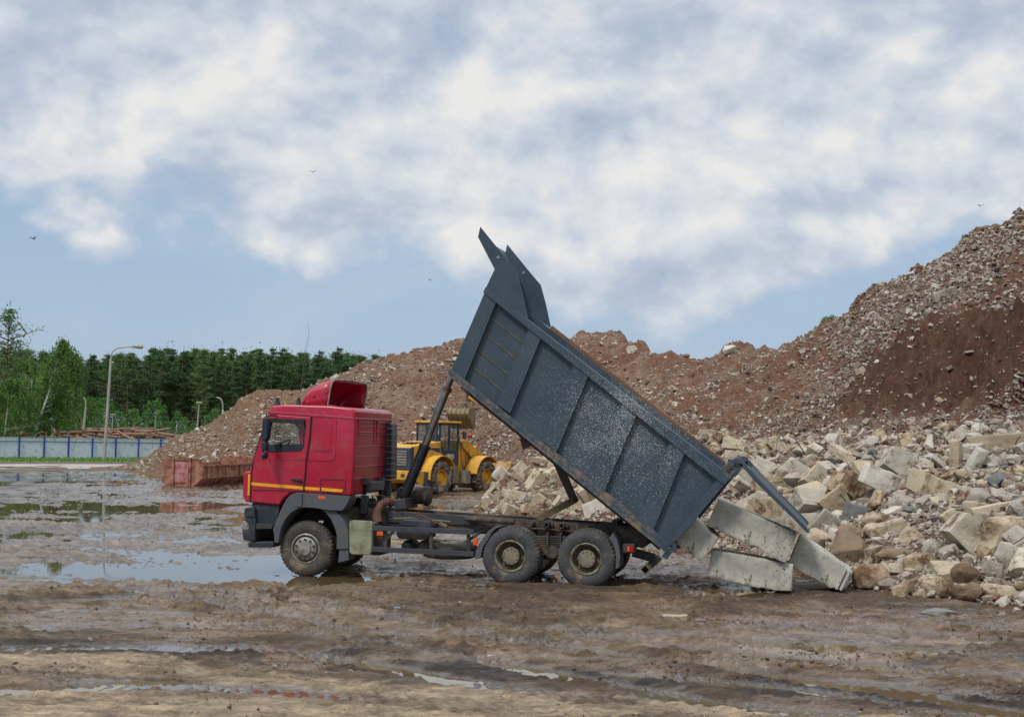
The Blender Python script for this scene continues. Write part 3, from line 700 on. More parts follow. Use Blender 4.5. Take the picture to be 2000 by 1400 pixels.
# tyre tracks: px polylines laid on the ground, each with a tread pitch
def trk(pts, w=.34, dep=.035, pitch=.17):
    global zg, trkm
    P_ = sorted([(g_.x, g_.y) for g_ in (ground(u, v) for u, v in pts)]); xs = [p[0] for p in P_]; ys = [p[1] for p in P_]
    k = np.ones(61)/61; xf = np.linspace(xs[0]-6, xs[-1]+6, 1400); yf = np.convolve(np.pad(np.interp(xf, xs, ys), 30, mode='edge'), k, 'valid')
    yt = np.interp(GX, xf, yf)+(vn(GX*.35, GX*0, int(pts[0][1]))-.5)*.5; d = (GY-yt)/w; on = sst(xs[0]-1.5, xs[0]+.5, GX)*(1-sst(xs[-1]-.5, xs[-1]+1.5, GX))*(.35+.65*sst(.3, .5, fbm(GX*.4, GY*.2, 2, int(pts[0][0]))))
    body = np.exp(-d**4); berm = np.exp(-((np.abs(d)-1.45)*2.6)**2)
    lug = np.clip(np.sin((GX+np.abs(d)*.10)*2*math.pi/pitch)*1.6, -1, 1)
    zg = zg*(1-.75*on*body)+.02*on*body+on*(-dep*1.2*body+dep*.9*berm*(.4+1.2*fbm(GX*6, GY*7, 3, 9))+.018*lug*body); trkm = np.maximum(trkm, on*body)
trkm = np.zeros_like(GX)
for pts, w_, d_ in [
    ([(560, 1160), (760, 1185), (1000, 1222), (1300, 1262), (1650, 1300), (2050, 1335)], .36, .05), ([(540, 1178), (760, 1210), (1000, 1250), (1300, 1295), (1650, 1338), (2050, 1378)], .36, .05),
    ([(700, 1240), (1000, 1262), (1400, 1308), (1800, 1362), (2060, 1400)], .34, .04), ([(1100, 1200), (1400, 1216), (1750, 1240), (2060, 1262)], .42, .06), ([(1180, 1232), (1500, 1256), (1800, 1282), (2060, 1300)], .42, .06),
    ([(-50, 1232), (250, 1222), (560, 1236), (900, 1290), (1200, 1345), (1500, 1390)], .38, .035), ([(-50, 1270), (250, 1262), (560, 1280), (900, 1330), (1150, 1370)], .38, .035),
    ([(-50, 1185), (200, 1178), (460, 1172), (600, 1165)], .35, .04), ([(300, 1165), (500, 1195), (700, 1236), (950, 1300)], .33, .04), ([(380, 1150), (600, 1180), (850, 1226), (1050, 1275)], .33, .04),
    ([(-50, 1075), (200, 1058), (480, 1040)], .4, .05), ([(-50, 1040), (200, 1030), (480, 1018)], .4, .05), ([(-50, 1130), (150, 1140), (300, 1160), (420, 1185)], .35, .04), ([(200, 975), (350, 962), (480, 965)], .5, .05),
    ([(1250, 1330), (1500, 1345), (1800, 1385), (2000, 1410)], .3, .03), ([(0, 1345), (300, 1330), (600, 1352), (900, 1390)], .35, .025)]:
    trk(pts, w_, d_)
for (px, py, rx, ry, dep) in PUD:
    e = ((wx-px)/rx)**2+((wy-py)/ry)**2; zg = zg-dep*np.exp(-e**1.5*.9)*1.25
rid = 1-np.abs(2*vn(GX*4.5, (GY+.1*GX)*6.5, 301)-1); rid2 = 1-np.abs(2*vn(GX*9+3, GY*11, 303)-1)
rough_m = sst(.42, .6, fbm(GX*.6, GY*.8, 4, 305))*(1-.8*sst(1285, 1330, GV))
zg = zg+(rid**3*.06+rid2**2*.032)*rough_m-.018
zg = np.where(near, zg, .02)
zg = zg*np.where(GY > 85, np.clip(1-(GY-85)/15, .3, 1), 1)
# flatten to slightly above water near tyres
c_mud = pal((110, 90, 66)); c_red = pal((108, 84, 60)); c_dark = pal((60, 52, 46)); c_pale = pal((172, 150, 122)); c_wet = pal((70, 54, 40))
def mixc(a, b, t): return a*(1-t[..., None])+b*t[..., None]
bn = fbm(GX*.5, GY*.7, 5, 101, .6); bn2 = fbm(GX*.25, (GY+.08*GX)*1.6, 5, 103, .6)
gc = mixc(np.broadcast_to(c_mud, GX.shape+(3,)), np.broadcast_to(c_red, GX.shape+(3,)), sst(-2, 5, GX)*.8)
gc = mixc(gc, c_pale*.72, sst(.55, .75, bn2)*.45)
gc = mixc(gc, c_dark, sst(.56, .66, bn)*.5)
dband = np.exp(-((GV-np.interp(GUU, [0, 300, 500, 800, 1100, 1500, 2000], [1262, 1268, 1285, 1310, 1325, 1345, 1380])-(bn2-.5)*60)/22)**2)*sst(.36, .5, bn+.08)
gc = mixc(gc, c_dark, np.clip(dband*.95, 0, 1))
pv = np.interp(GUU, [0, 200, 350, 420, 520, 700, 900, 1100, 1400, 2000], [1272, 1270, 1280, 1312, 1315, 1322, 1328, 1345, 1372, 1400])
palem = sst(0, 16, GV-pv+(bn-.5)*70+(bn2-.5)*60)
inner = np.exp(-((GV-np.interp(GUU, [0, 200, 400, 600, 750, 900], [1312, 1322, 1340, 1355, 1372, 1400])-(bn-.5)*30)/14)**2)*(1-sst(620, 900, GUU))
palem = palem*(1-.85*inner)*(1-.55*sst(.57, .64, fbm(GX*1.0, GY*2.2, 5, 105)))
gc = mixc(gc, c_pale, np.clip(palem, 0, 1)*.9)
gc = mixc(gc, c_dark, np.clip(trkm*.5*sst(.35, .5, bn), 0, 1))
gc = mixc(gc, c_wet, np.clip(sst(.035, .0, zg), 0, 1)*.8)
darkpatch = np.exp(-((GV-1112)/9)**2-((GUU-870)/120)**2)+np.exp(-((GV-1140)/14)**2-((GUU-1480)/110)**2)*.8  # two darker ground patches, below the truck's middle and around the dumped blocks
gc = mixc(gc, pal((40, 38, 40)), np.clip(darkpatch, 0, 1)*.7*sst(.35, .6, fbm(GX*2, GY*5, 3, 109)))
road = sst(88, 90, GY)
wet = .52+.4*trkm+.26*wetm+.35*rightwet*(bn2)+.5*sst(.04, .0, zg)-.85*palem-.25*dband+.35*inner
wet = wet - .35*(1-wetm)*sst(.45, .6, bn)
gr = np_mesh('ground', np.stack([GX, GY, zg], -1).reshape(-1, 3), grid_faces(len(sd), len(Yg)), 'mud', gc.reshape(-1, 3), np.clip(wet, 0, 1.2))
tag(gr, kind='structure')
# loose clods and grit of the churned mud
cw = np.zeros_like(GX); cw[:-1, :-1] = (GY[1:, 1:]-GY[:-1, :-1])*(GX[1:, 1:]-GX[:-1, :-1])/np.maximum(GY[:-1, :-1], 5)**2
cw = np.where((GY > 13.5) & (GY < 75) & (GUU > -100) & (GUU < 2100) & (zg > .012), np.abs(cw), 0)*(.06+sst(.5, .68, fbm(GX*.7, GY*1.0, 4, 311)))*(1-.85*np.clip(palem, 0, 1))
nC = 15000; pC = cw.ravel()/cw.sum(); iC = RNG.choice(len(pC), nC, p=pC); a_i, b_i = np.unravel_index(iC, cw.shape)
SC = np.clip(.010*RNG.pareto(2.6, nC)+.012, .012, .06)
KC = RNG.random_sample((nC, 1)); CC = pal((104, 84, 64))*(1-KC)+pal((70, 60, 52))*KC; CC = np.where(RNG.random_sample((nC, 1)) < .07, pal((176, 164, 144)), CC)
tag(chips('mud_clods', np.stack([GX[a_i, b_i]+RNG.uniform(-.05, .05, nC), GY[a_i, b_i]+RNG.uniform(-.05, .05, nC), zg[a_i, b_i]+SC*.15], -1), SC, CC, elong=(.6, 1), flat=(.4, .8), base=ICO, faces=ICF), 'loose mud clods and grit strewn over the churned yard', 'mud', kind='stuff')
wm = MB(); wm.add([(-60, 12, 0), (45, 12, 0), (45, 96, 0), (-60, 96, 0)], [(0, 1, 2, 3)]); w_ = wm.build('water', 'water'); tag(w_, kind='structure')
# far road with kerb, grass verge
def ln(u, v): return ground(u, v)
A0 = Vector((-32.9, 92.2, 0)); A1 = Vector((-26.2, 98, 0))
dR = (A1-A0).normalized(); nR = Vector((-dR.y, dR.x, 0))
def strip(name, o0, o1, z0, z1, mat, ext0=-200, ext1=60):
    m = MB(); a = A0+dR*ext0; b = A0+dR*ext1
    m.hexa([a+nR*o0+Vector((0, 0, z0)), b+nR*o0+Vector((0, 0, z0)), b+nR*o1+Vector((0, 0, z0)), a+nR*o1+Vector((0, 0, z0))], [a+nR*o0+Vector((0, 0, z1)), b+nR*o0+Vector((0, 0, z1)), b+nR*o1+Vector((0, 0, z1)), a+nR*o1+Vector((0, 0, z1))])
    return m.build(name, mat)
M['road'] = simple('pale_asphalt', (172, 160, 148), (156, 144, 134), .4, .85, 0, .1, 20)
tag(strip('road', -9.5, 0, -.2, .05, 'road'), kind='structure')
tag(strip('kerb', 0, .3, -.2, .18, 'kerb'), kind='structure')
M['verge'] = simple('verge_soil', (92, 112, 56), (80, 96, 50), 2, .95, 0, .1, 20)
tag(strip('verge', .3, 250, -.2, .12, 'verge'), kind='structure')
n = 9000; t = RNG.uniform(-20, 42, n); o_ = RNG.uniform(.4, 12.3, n); base = np.array(A0)[None]+np.array(dR)[None]*t[:, None]+np.array(nR)[None]*o_[:, None]
base[:, 2] = .11; hgt = RNG.uniform(.06, .22, n); wd = RNG.uniform(.03, .08, n); an = RNG.uniform(0, 3.14, n)
dx = np.stack([np.cos(an)*wd, np.sin(an)*wd, 0*an], -1); tp = base+np.stack([RNG.normal(0, .05, n), RNG.normal(0, .05, n), hgt], -1)
tag(np_mesh('grass', np.stack([base-dx, base+dx, tp], 1).reshape(-1, 3), np.arange(n*3).reshape(-1, 3), 'grass', smooth=False), 'short green grass strip growing before the pale fence', 'grass', kind='stuff')
#PART2
# ------------------------------------------------------------------ truck
ALT = R(8.7)
class Frame:
    def __init__(s, O, ang): s.O = Vector(O); s.a = ang; s.ex = Vector((math.cos(ang), math.sin(ang), 0)); s.ey = Vector((-math.sin(ang), math.cos(ang), 0))
    def p(s, u, v, y=0.0):
        d = ray(u, v); t = ((s.O-CAM).dot(s.ey)+y)/d.dot(s.ey); q = CAM+d*t-s.O
        return Vector((q.dot(s.ex), y, q.z))
    def xz(s, pts, y=0.0): return [(q.x, q.z) for q in (s.p(u, v, y) for u, v in pts)]
G1 = ground(594, 1126); G2 = ground(1144, 1149)
ang = math.atan2(G2.y-G1.y, G2.x-G1.x)
T = Frame(G1, ang)
truck = empty('dump_truck', G1, ang, label='red cab three axle dump truck tipping concrete blocks from its raised blue grey body', cat='dump truck')
def X(pts, y=0.0): return T.xz(pts, y)
WID = 2.5
# --- cab shell
prof = X([(530, 792), (560, 790), (600, 791), (640, 792), (688, 797), (694, 803), (692, 880), (686, 968), (593, 963), (568, 963), (556, 972), (546, 987), (490, 982), (484, 975), (486, 921), (494, 898), (509, 848), (523, 806)])
def solid_from(prof, y0, y1): return MB().prism(prof, y0, y1)
cab = solid_from(prof, 0, WID).build('cab', 'red', truck)
def bevel_now(o, w, seg=3, ang_=30, yonly=False):
    bm = bmesh.new(); bm.from_mesh(o.data); bmesh.ops.dissolve_limit(bm, angle_limit=R(1), verts=bm.verts, edges=bm.edges)
    es = [e for e in bm.edges if len(e.link_faces) == 2 and e.calc_face_angle(0) > R(ang_)]
    if yonly: es = [e for e in es if yonly(e)]
    bmesh.ops.bevel(bm, geom=es, offset=w, segments=seg, affect='EDGES', profile=.5, clamp_overlap=True); bm.to_mesh(o.data); bm.free()
bevel_now(cab, .07, 4, 12)
def bool_cut(o, cutters):
    for c in cutters:
        m = o.modifiers.new('b', 'BOOLEAN'); m.operation = 'DIFFERENCE'; m.object = c; m.solver = 'EXACT'
    bpy.context.view_layer.update(); dg = bpy.context.evaluated_depsgraph_get()
    me = bpy.data.meshes.new_from_object(o.evaluated_get(dg)); o.modifiers.clear(); o.data = me
    for c in cutters: bpy.data.objects.remove(c)
winp = [(526, 817), (597, 819), (598, 822), (594, 872), (588, 881), (522, 883), (519, 878), (521, 850)]
inner = MB().prism(X([(534, 803), (684, 807), (680, 955), (600, 950), (560, 950), (499, 905), (516, 848)]), .07, WID-.07).build('c', 'red', truck)
wcut = MB().prism(X(winp), -.3, WID+.3).build('c', 'red', truck)
ws = X([(480, 800), (522, 812), (500, 885), (470, 880)]); ws2 = X([(520, 812), (500, 885), (525, 895), (545, 815)])
scut = MB().prism(X([(495, 818), (530, 818), (510, 885), (480, 885)]), .18, WID-.18).build('c', 'red', truck)
bool_cut(cab, [inner, wcut, scut])
cab.data.materials.clear(); cab.data.materials.append(M['red'])
for p in cab.data.polygons: p.use_smooth = True
cab.data.set_sharp_from_angle(angle=R(28))
def part(mb, name, mat, parent=truck, **k): return mb.build(name, mat, parent, **k)
# roof cap lip, door, seams
part(MB().prism(X([(523, 803), (690, 815), (690, 819), (523, 807)]), -.012, .02), 'roof_seam', 'red', cab, bevel=.004)
door = part(MB().prism(X([(523, 809), (607, 815), (605, 850), (598, 897), (594, 940), (592, 960), (566, 961), (553, 972), (546, 984), (491, 979), (493, 925), (497, 899), (512, 850)]), -.022, .01, holes=[X(winp)]), 'door', 'red', truck, bevel=.008)
part(MB().prism(X([(500, 896), (598, 896.5), (598, 898), (500, 897.5)]), -.03, -.015), 'crease', 'red', door)
def seam(pts, w=.010, y=-.024, parent=cab, name='panel_seam', mat='black'):
    m = MB(); q = [T.p(u, v, 0) for u, v in pts]
    for a, b in zip(q, q[1:]):
        a = Vector((a.x, y, a.z)); b = Vector((b.x, y, b.z)); m.bar(a, b, .02, w)
    return part(m, name, mat, parent)
seam([(608.5, 813), (606, 850), (599, 897), (595, 940), (593.5, 962)], .014)
seam([(522, 806), (511, 850), (495, 899), (491.5, 925), (490, 981)], .014)
seam([(494, 956), (592, 958)], .008, -.026, door)
# raised panel on sleeper side and its outer frame
part(MB().prism(X([(618, 824), (646, 825), (649, 829), (646, 876), (643, 880), (616, 879), (613, 875), (615, 828)]), -.016, .01), 'side_panel', 'red', cab, bevel=.012)
part(MB().prism(X([(615, 820), (649, 821), (652, 826), (650, 880), (644, 884), (613, 882), (610, 877), (612, 824)]), -.006, .01), 'side_panel', 'red', cab, bevel=.005)
seam([(600, 898), (645, 899), (652, 896), (655, 888), (657, 822)], .009, -.004, mat='red')
seam([(627, 935), (672, 937), (675, 941), (673, 958), (669, 961), (628, 960), (626, 956), (627, 935)], .007, -.004)
# stripes
def stripe(a, b, w, parent, y=-.028):
    return part(MB().prism(X([a, b, (b[0], b[1]+w), (a[0], a[1]+w)]), y, y+.02), 'reflective_stripe', 'yellow', parent)
stripe((492, 941.5), (592.5, 949.5), 6, door); stripe((594.5, 950), (624.5, 952), 6, cab, -.008); stripe((628, 952), (669.5, 955.5), 6, cab, -.008)
part(MB().prism(X([(487, 926), (491, 926), (489, 967), (485.5, 967)]), -.055, -.02), 'reflective_stripe', 'yellow', cab)
# front bulge / corner
fc = part(MB().prism(X([(480, 921), (492, 919), (490, 981), (481, 979), (475.5, 968), (477, 926)]), -.045, WID+.045), 'front_panel', 'red', truck, bevel=.03, seg=3)
# handle
hd = part(MB().prism(X([(567, 931), (591, 931), (591, 943), (567, 943)]), -.026, -.018), 'handle_recess', 'red', door, bevel=.003)
part(MB().tube([T.p(569, 936, -.05), T.p(574, 936.5, -.065), T.p(586, 938, -.065), T.p(589, 941, -.04)], [.018, .022, .028, .025], 8), 'handle', 'black', door, smooth=True)
part(MB().prism(X([(624, 968), (637, 969), (637, 974), (624, 973)]), -.062, -.03), 'side_marker', 'orange', truck, bevel=.004)
# window frame, visor, glass both sides
wf = X(winp); cxw = sum(p[0] for p in wf)/8; czw = sum(p[1] for p in wf)/8
inn = [(cxw+(p[0]-cxw)*.94, czw+(p[1]-czw)*.92) for p in wf]
part(MB().prism(wf, -.028, .02, holes=[inn]), 'window_frame', 'black', door)
part(MB().prism(inn, .02, .026), 'window_glass', 'glass', door)
part(MB().prism(inn, WID-.03, WID-.024), 'window_glass', 'glass', cab)
part(MB().prism(wf, WID-.05, WID+.02, holes=[inn]), 'window_frame', 'black', cab)
part(MB().prism(X([(528, 817), (597, 820), (596.5, 828), (528, 824.5)]), -.09, -.03), 'wind_visor', 'black', door, bevel=.02, seg=3)
part(MB().prism(X([(519, 822), (530, 820), (531, 826), (526, 850), (522, 862), (517, 850)]), -.03, .03), 'quarter_frame', 'black', door)
# windshield glass
w1 = T.p(521, 818, 0); w2 = T.p(502, 885, 0)
part(MB().hexa([(w1.x, .2, w1.z), (w2.x, .2, w2.z), (w2.x+.01, .2, w2.z), (w1.x+.01, .2, w1.z)], [(w1.x, WID-.2, w1.z), (w2.x, WID-.2, w2.z), (w2.x+.01, WID-.2, w2.z), (w1.x+.01, WID-.2, w1.z)]), 'windshield', 'glass', cab)
# mirrors
mr = part(MB().prism(X([(517, 818), (525, 815), (527.5, 822), (527, 850), (524, 860), (518, 862), (515, 852), (515.5, 830)], -.3), -.42, -.22), 'mirror', 'navy', truck, bevel=.03, seg=3)
part(MB().prism(X([(515, 862), (522, 861), (524, 870), (522, 880), (516, 880), (513, 872)], -.3), -.42, -.24), 'mirror_housing', 'navy', mr, bevel=.03, seg=3)
part(MB().prism(X([(514, 885), (522, 884), (522.5, 891), (518.5, 898), (514.5, 893)], -.35), -.5, -.28), 'kerb_mirror', 'navy', mr, bevel=.03, seg=3)
part(MB().tube([T.p(540, 811, 0), T.p(527, 811, -.25), T.p(517, 815, -.32), T.p(513.5, 850, -.34), T.p(512, 875, -.34), T.p(515, 886, -.34), T.p(521, 883, 0)], .014, 8), 'mirror_arm', 'black', mr, smooth=True)
# interior
ii = MB(); z0 = T.p(550, 950, 0).z
ii.prism(X([(497, 955), (500, 903), (520, 868), (540, 868), (545, 880), (550, 905), (553, 950)]), .12, WID-.12)
part(ii, 'dashboard', 'seat', truck)
st = MB()
st.prism(X([(575, 860), (592, 850), (600, 905), (560, 905), (560, 895), (582, 893)]), .25, .8); st.prism(X([(560, 890), (600, 860), (602, 905), (560, 905)]), 1.5, 2.3)
part(st, 'seat', 'seat', truck, bevel=.03)
part(MB().prism(X([(520, 884), (600, 884), (600, 950), (520, 950)]), .075, .1), 'door_lining', 'seat', truck)
def ring(c, nrm, r, t, seg=28):
    nrm = Vector(nrm).normalized(); a = nrm.cross(Vector((0, 1, 0))).normalized(); b = nrm.cross(a); c = Vector(c)
    return MB().tube([c+(a*math.cos(k*2*math.pi/seg)+b*math.sin(k*2*math.pi/seg))*r for k in range(seg+1)], t, 8, caps=False)
c_ = T.p(551, 872, .7)
part(ring((c_.x-.03, .62, c_.z-.02), (-.6, 0, .8), .25, .017), 'steering_wheel', 'black', truck, smooth=True)
cu = MB(); cp = X([(578, 822), (595, 822), (593.5, 868), (588, 872), (582, 862), (579, 845)])
cu.prism(cp, .1, .13); cu.prism([(p[0]+.08, p[1]) for p in cp], WID-.13, WID-.1)
part(cu, 'curtain', 'curtain', truck, bevel=.01)
part(MB().prism(X([(540, 824), (575, 825), (572, 830), (562, 833), (556, 836), (553, 849), (551, 836), (545, 830)]), .9, .93), 'pennant', 'curtain', truck)
# rear wall ribs
y_r = T.p(689, 850, 0).x
def rear_rib(z, ya, yb, w=.022): 
    x = T.p(693, 800, 0).x + (T.p(686, 968, 0).x-T.p(693, 800, 0).x)*((zt-z)/(zt-zb))
    rb.box(x-.01, x+.034, ya, yb, z-w/2, z+w/2)
zt = T.p(693, 803, 0).z; zb = T.p(686, 968, 0).z
rb = MB()
for t in (.42, .54, .66, .80): rear_rib(zt+(zb-zt)*t, .07, 2.43)
for t in (.125, .25, .28, .18): rear_rib(zt+(zb-zt)*t, .3, 1.1); rear_rib(zt+(zb-zt)*t, 1.45, 2.25)
rear_rib(zt+(zb-zt)*.93, .7, 2.4)
def rear_vrib(y, t0, t1):
    za = zt+(zb-zt)*t0; zc = zt+(zb-zt)*t1; xa = T.p(693, 800, 0).x; xb = T.p(686, 968, 0).x
    rb.hexa([(xb-.02, y, zc), (xb+.034-(1-t1)*(xb-xa), y, zc), (xb+.034-(1-t1)*(xb-xa), y+.025, zc), (xb-.02, y+.025, zc)], [(xa-.02, y, za), (xa+.034+t0*(xb-xa), y, za), (xa+.034+t0*(xb-xa), y+.025, za), (xa-.02, y+.025, za)])
for y in (.2, 1.2, 1.38, 2.36): rear_vrib(y, .1, .4)
part(rb, 'pressed_rib', 'red', cab, bevel=.006)
xr = T.p(694, 803, 0)
part(MB().box(xr.x-.3, xr.x+.03, .03, 2.47, xr.z-.15, xr.z-.125), 'rear_roof_lip', 'red', cab, bevel=.01)
# roof deflector: near profile stations
stn = [(589, 788, 788), (590, 783, 789), (594, 774, 791), (602, 765, 792), (611, 757, 792), (622, 750, 793), (634, 745, 793), (648, 741, 793.5)]
vs = []; NA = 13; th_ = .018
def arch(x, zt_, zb_, y0, y1, rr):
    pts = []
    h = zt_-zb_; rr = min(rr, h*.9)
    pts.append((x, y0, zb_)); pts.append((x, y0, zb_+(h-rr)*.5)); pts.append((x, y0, zt_-rr))
    for k in range(1, 4): a = k/4*math.pi/2; pts.append((x, y0+rr*(1-math.cos(a)), zt_-rr+rr*math.sin(a)))
    pts.append((x, y0+rr, zt_)); pts.append((x, (y0+y1)/2, zt_+.02)); pts.append((x, y1-rr, zt_))
    for k in range(1, 4): a = math.pi/2*(1-k/4); pts.append((x, y1-rr*(1-math.cos(a)), zt_-rr+rr*math.sin(a)))
    pts.append((x, y1, zt_-rr)); pts.append((x, y1, zb_+(h-rr)*.5)); pts.append((x, y1, zb_))
    return pts
rows = []
for k, (u, vt, vb) in enumerate(stn):
    y0 = .10+.06*max(0, 1-k/3); a = T.p(u, vt, y0); b = T.p(u, vb, y0); rows.append(arch(a.x, a.z+.001, b.z-.02, y0, WID-y0, .03+.045*k/2))
# slanted rear rim: shift base forward
m = MB(); N = len(rows[0]); V_ = [p for r in rows for p in r]
last = rows[-1]; zT = last[6][2]; zB = last[0][2]
xb_off = T.p(639, 793, .1).x-T.p(648, 741, .1).x
V_[-N:] = [(p[0]+xb_off*(zT-p[2])/(zT-zB), p[1], p[2]) for p in last]
m.add(V_, [(i*N+k, i*N+k+1, (i+1)*N+k+1, (i+1)*N+k) for i in range(len(rows)-1) for k in range(N-1)])
df = part(m, 'roof_deflector', 'red', truck, smooth=True)
sl = df.modifiers.new('solid', 'SOLIDIFY'); sl.thickness = .025; sl.offset = 0
rim = [Vector(p) for p in V_[-N:]]
part(MB().tube(rim, .018, 6), 'rim_trim', 'silver', df, smooth=True)
for (u, v) in ((613, 773.5), (638, 766), (592.5, 784)):
    q = T.p(u, v, .09); part(MB().tube([q+Vector((-.03, 0, -.02)), q+Vector((.03, 0, .015))], .018, 8), 'marker_light', 'redlens', df, smooth=True)
q = T.p(584, 786, .5)
part(MB().tube([q, T.p(590, 740, .5), T.p(596, 690, .5), T.p(604, 650, .5), T.p(600, 628, .5)], [.008, .005, .004, .003, .002], 6), 'antenna', 'steel_w', truck)
for u, y in ((583, .5), (542, .5)): q = T.p(u, 791, y); part(MB().lathe([(0, .14), (.03, .14), (.05, .03), (.07, 0), (.07, -.03)], (q.x, q.y, q.z), 12, 'z'), 'roof_lamp', 'black', truck, smooth=True)
# front fender + arch
fd = part(MB().prism(X([(533, 1034), (540, 1014), (552, 988), (560, 974), (568, 965), (580, 961.5), (682, 969), (682, 973), (679, 982), (668, 997), (640, 996), (612, 991.5), (590, 990.5), (578, 994), (568, 1001), (558, 1012), (549, 1030), (545, 1048), (543, 1060), (536, 1059), (535, 1042)], -.06), -.06, .42), 'front_fender', 'grey_plastic', truck, bevel=.03, seg=3)
seam([(593, 963.5), (592, 990)], .008, -.066, fd)
part(MB().prism(X([(627, 995), (655, 997), (666, 1009), (674, 1022), (680, 1035), (681, 1072), (657, 1073), (657, 1045), (653, 1030), (645, 1013), (636, 1002)], 0), .0, .5), 'rear_wheel_shield', 'grey_plastic', truck, bevel=.02)
part(MB().prism(X([(662, 1072), (681, 1069), (680, 1094), (660, 1099)], .02), .03, .46), 'mud_flap', 'grey_plastic', truck, bevel=.01)
part(MB().prism(X([(556, 972), (655, 982), (654, 998), (600, 992), (575, 998), (560, 1015), (548, 1035), (545, 1000)]), .38, 2.1), 'wheel_arch_lining', 'black', truck)
# lower front
part(MB().prism(X([(490, 982), (546, 987), (540, 1014), (534, 1032), (500, 1030), (492, 1010)]), .03, WID-.03), 'lower_front', 'navy', truck, bevel=.02)
bp = part(MB().prism(X([(482, 994), (499, 991), (501, 1012), (499, 1058), (475.5, 1054), (473.5, 1040), (474, 1015), (480, 1010)]), -.03, WID+.03), 'bumper', 'navy', truck, bevel=.035, seg=3)
part(MB().prism(X([(478.5, 994), (482, 990), (499, 990), (500, 1010), (478, 1010)]), -.05, .2), 'corner_deflector', 'navy', bp, bevel=.03, seg=3)
part(MB().prism(X([(475, 1016), (481, 1017), (487, 1024), (488, 1030), (485, 1035), (475, 1034)]), -.036, .1), 'headlight', 'silver', bp, bevel=.015)
stp = part(MB().prism(X([(484, 1058), (533, 1057), (536, 1062), (532, 1069), (484, 1069)]), .0, WID), 'front_step', 'navy', truck, bevel=.02)
part(MB().prism(X([(500, 1022), (534, 1024), (532, 1032), (500, 1033)]), -.02, .35), 'cab_step', 'dark', truck, bevel=.02)
# --- wheels
def tyre_prof(r, w, rim, y0):
    s = .05
    return [(rim, y0+.02), (rim+.02, y0+.004), (rim+(r-rim)*.45, y0-.012), (r-.09, y0-.002), (r-.035, y0+.02), (r-.008, y0+.045), (r, y0+.075), (r, y0+w*.5-.05), (r-.012, y0+w*.5-.045), (r-.012, y0+w*.5-.035), (r, y0+w*.5-.03), (r, y0+w-.075), (r-.008, y0+w-.045), (r-.09, y0+w+.002), (rim+.02, y0+w-.004), (rim, y0+w-.02)]
def wheel(name, cu_, cv, y0, r, w, dual, front, side=1, lab=None):
    c = T.p(cu_, cv, 0); c = Vector((c.x, 0, r-.012))
    # y mapping: side 1 = near side
    def yy(prof): return [(a, b) for a, b in prof] if side == 1 else [(a, WID-b) for a, b in prof]
    wl = empty(name, (c.x, 0, c.z)); wl.parent = truck
    o = (0, 0, 0); rim = r*.545 if not front else r*.53
    tm = 'tyre' if not front else 'tyre_mud'
    def tp3(y_): 
        q = yy(tyre_prof(r, w, rim, y_)); fl = [0, 0, 0, 0, .6, 1, 1, 0, 0, 0, 0, 1, .8, 0, 0, 0]
        return [(a, b, fl[min(i, 15)]) for i, (a, b) in enumerate(q)]
    part(MB().mlathe(tp3(y0), o, 176, 4, .016), 'tyre', tm, wl, smooth=True, ang=50)
    if dual: part(MB().mlathe(tp3(y0+w+.06), o, 176, 4, .016), 'tyre', 'tyre_mud', wl, smooth=True, ang=50)
    if front:
        pr = [(rim+.004, y0+.01), (rim-.012, y0), (rim-.03, y0+.012), (rim-.035, y0+.06), (r*.42, y0+.085), (r*.415, y0+.02), (r*.40, y0-.005), (r*.37, y0-.015), (r*.25, y0-.018), (r*.235, y0-.045), (r*.22, y0-.055), (0, y0-.055)]
    else:
        pr = [(rim+.004, y0+.01), (rim-.012, y0-.002), (rim-.03, y0+.012), (rim-.04, y0+.07), (rim-.055, y0+.12), (r*.44, y0+.17), (r*.40, y0+.185), (r*.32, y0+.185), (r*.315, y0+.175)]
    part(MB().lathe(yy(pr), o, 48), 'rim', 'rim' if not front else 'silver', wl, smooth=True, ang=30)
    if not front:
        part(MB().lathe(yy([(r*.50, y0+.15), (r*.33, y0+.178), (r*.31, y0+.17), (r*.30, y0+.05), (r*.285, y0+.035), (0, y0+.03)]), o, 40), 'hub', 'hubclay', wl, smooth=True, ang=30)
        part(MB().lathe(yy([(rim-.045, y0+.075), (r*.45, y0+.165), (r*.31, y0+.176)]), o, 40), 'wheel_disc', 'rimdark', wl, smooth=True)
    nb = 10; rb_ = r*.335 if front else r*.385
    for k in range(nb):
        a = 2*math.pi*(k+.5)/nb; cx, cz = rb_*math.cos(a), rb_*math.sin(a); ys = y0-.05 if front else y0+.135
        pf = [(0, 0), (.018, 0), (.022, .01), (.022, .05)]
        pf = [(a_, ys+b_) for a_, b_ in pf]
        if side != 1: pf = [(a_, WID-b_) for a_, b_ in pf]
        part(MB().lathe(pf, (cx, 0, cz), 8), 'wheel_bolt', 'rimdark', wl)
    if not front:
        for k in range(10):
            a = 2*math.pi*k/10; cx, cz = r*.455*math.cos(a), r*.455*math.sin(a)
            pf = [(0, y0+.14), (.03, y0+.14), (.03, y0+.18)]
            if side != 1: pf = [(a_, WID-b_) for a_, b_ in pf]
            part(MB().lathe(pf, (cx, 0, cz), 10), 'vent_hole', 'black', wl)
        for k in range(10):
            a = 2*math.pi*(k+.3)/10; pf = [(0, y0+.025), (.014, y0+.025), (.014, y0+.05)]
            if side != 1: pf = [(a_, WID-b_) for a_, b_ in pf]
            part(MB().lathe(pf, (r*.25*math.cos(a), 0, r*.25*math.sin(a)), 6), 'hub_bolt', 'rimdark', wl)
    return wl
wheel('front_wheel', 594, 1071, .06, .53, .32, False, True); wheel('front_wheel', 594, 1071, .06, .53, .32, False, True, -1)
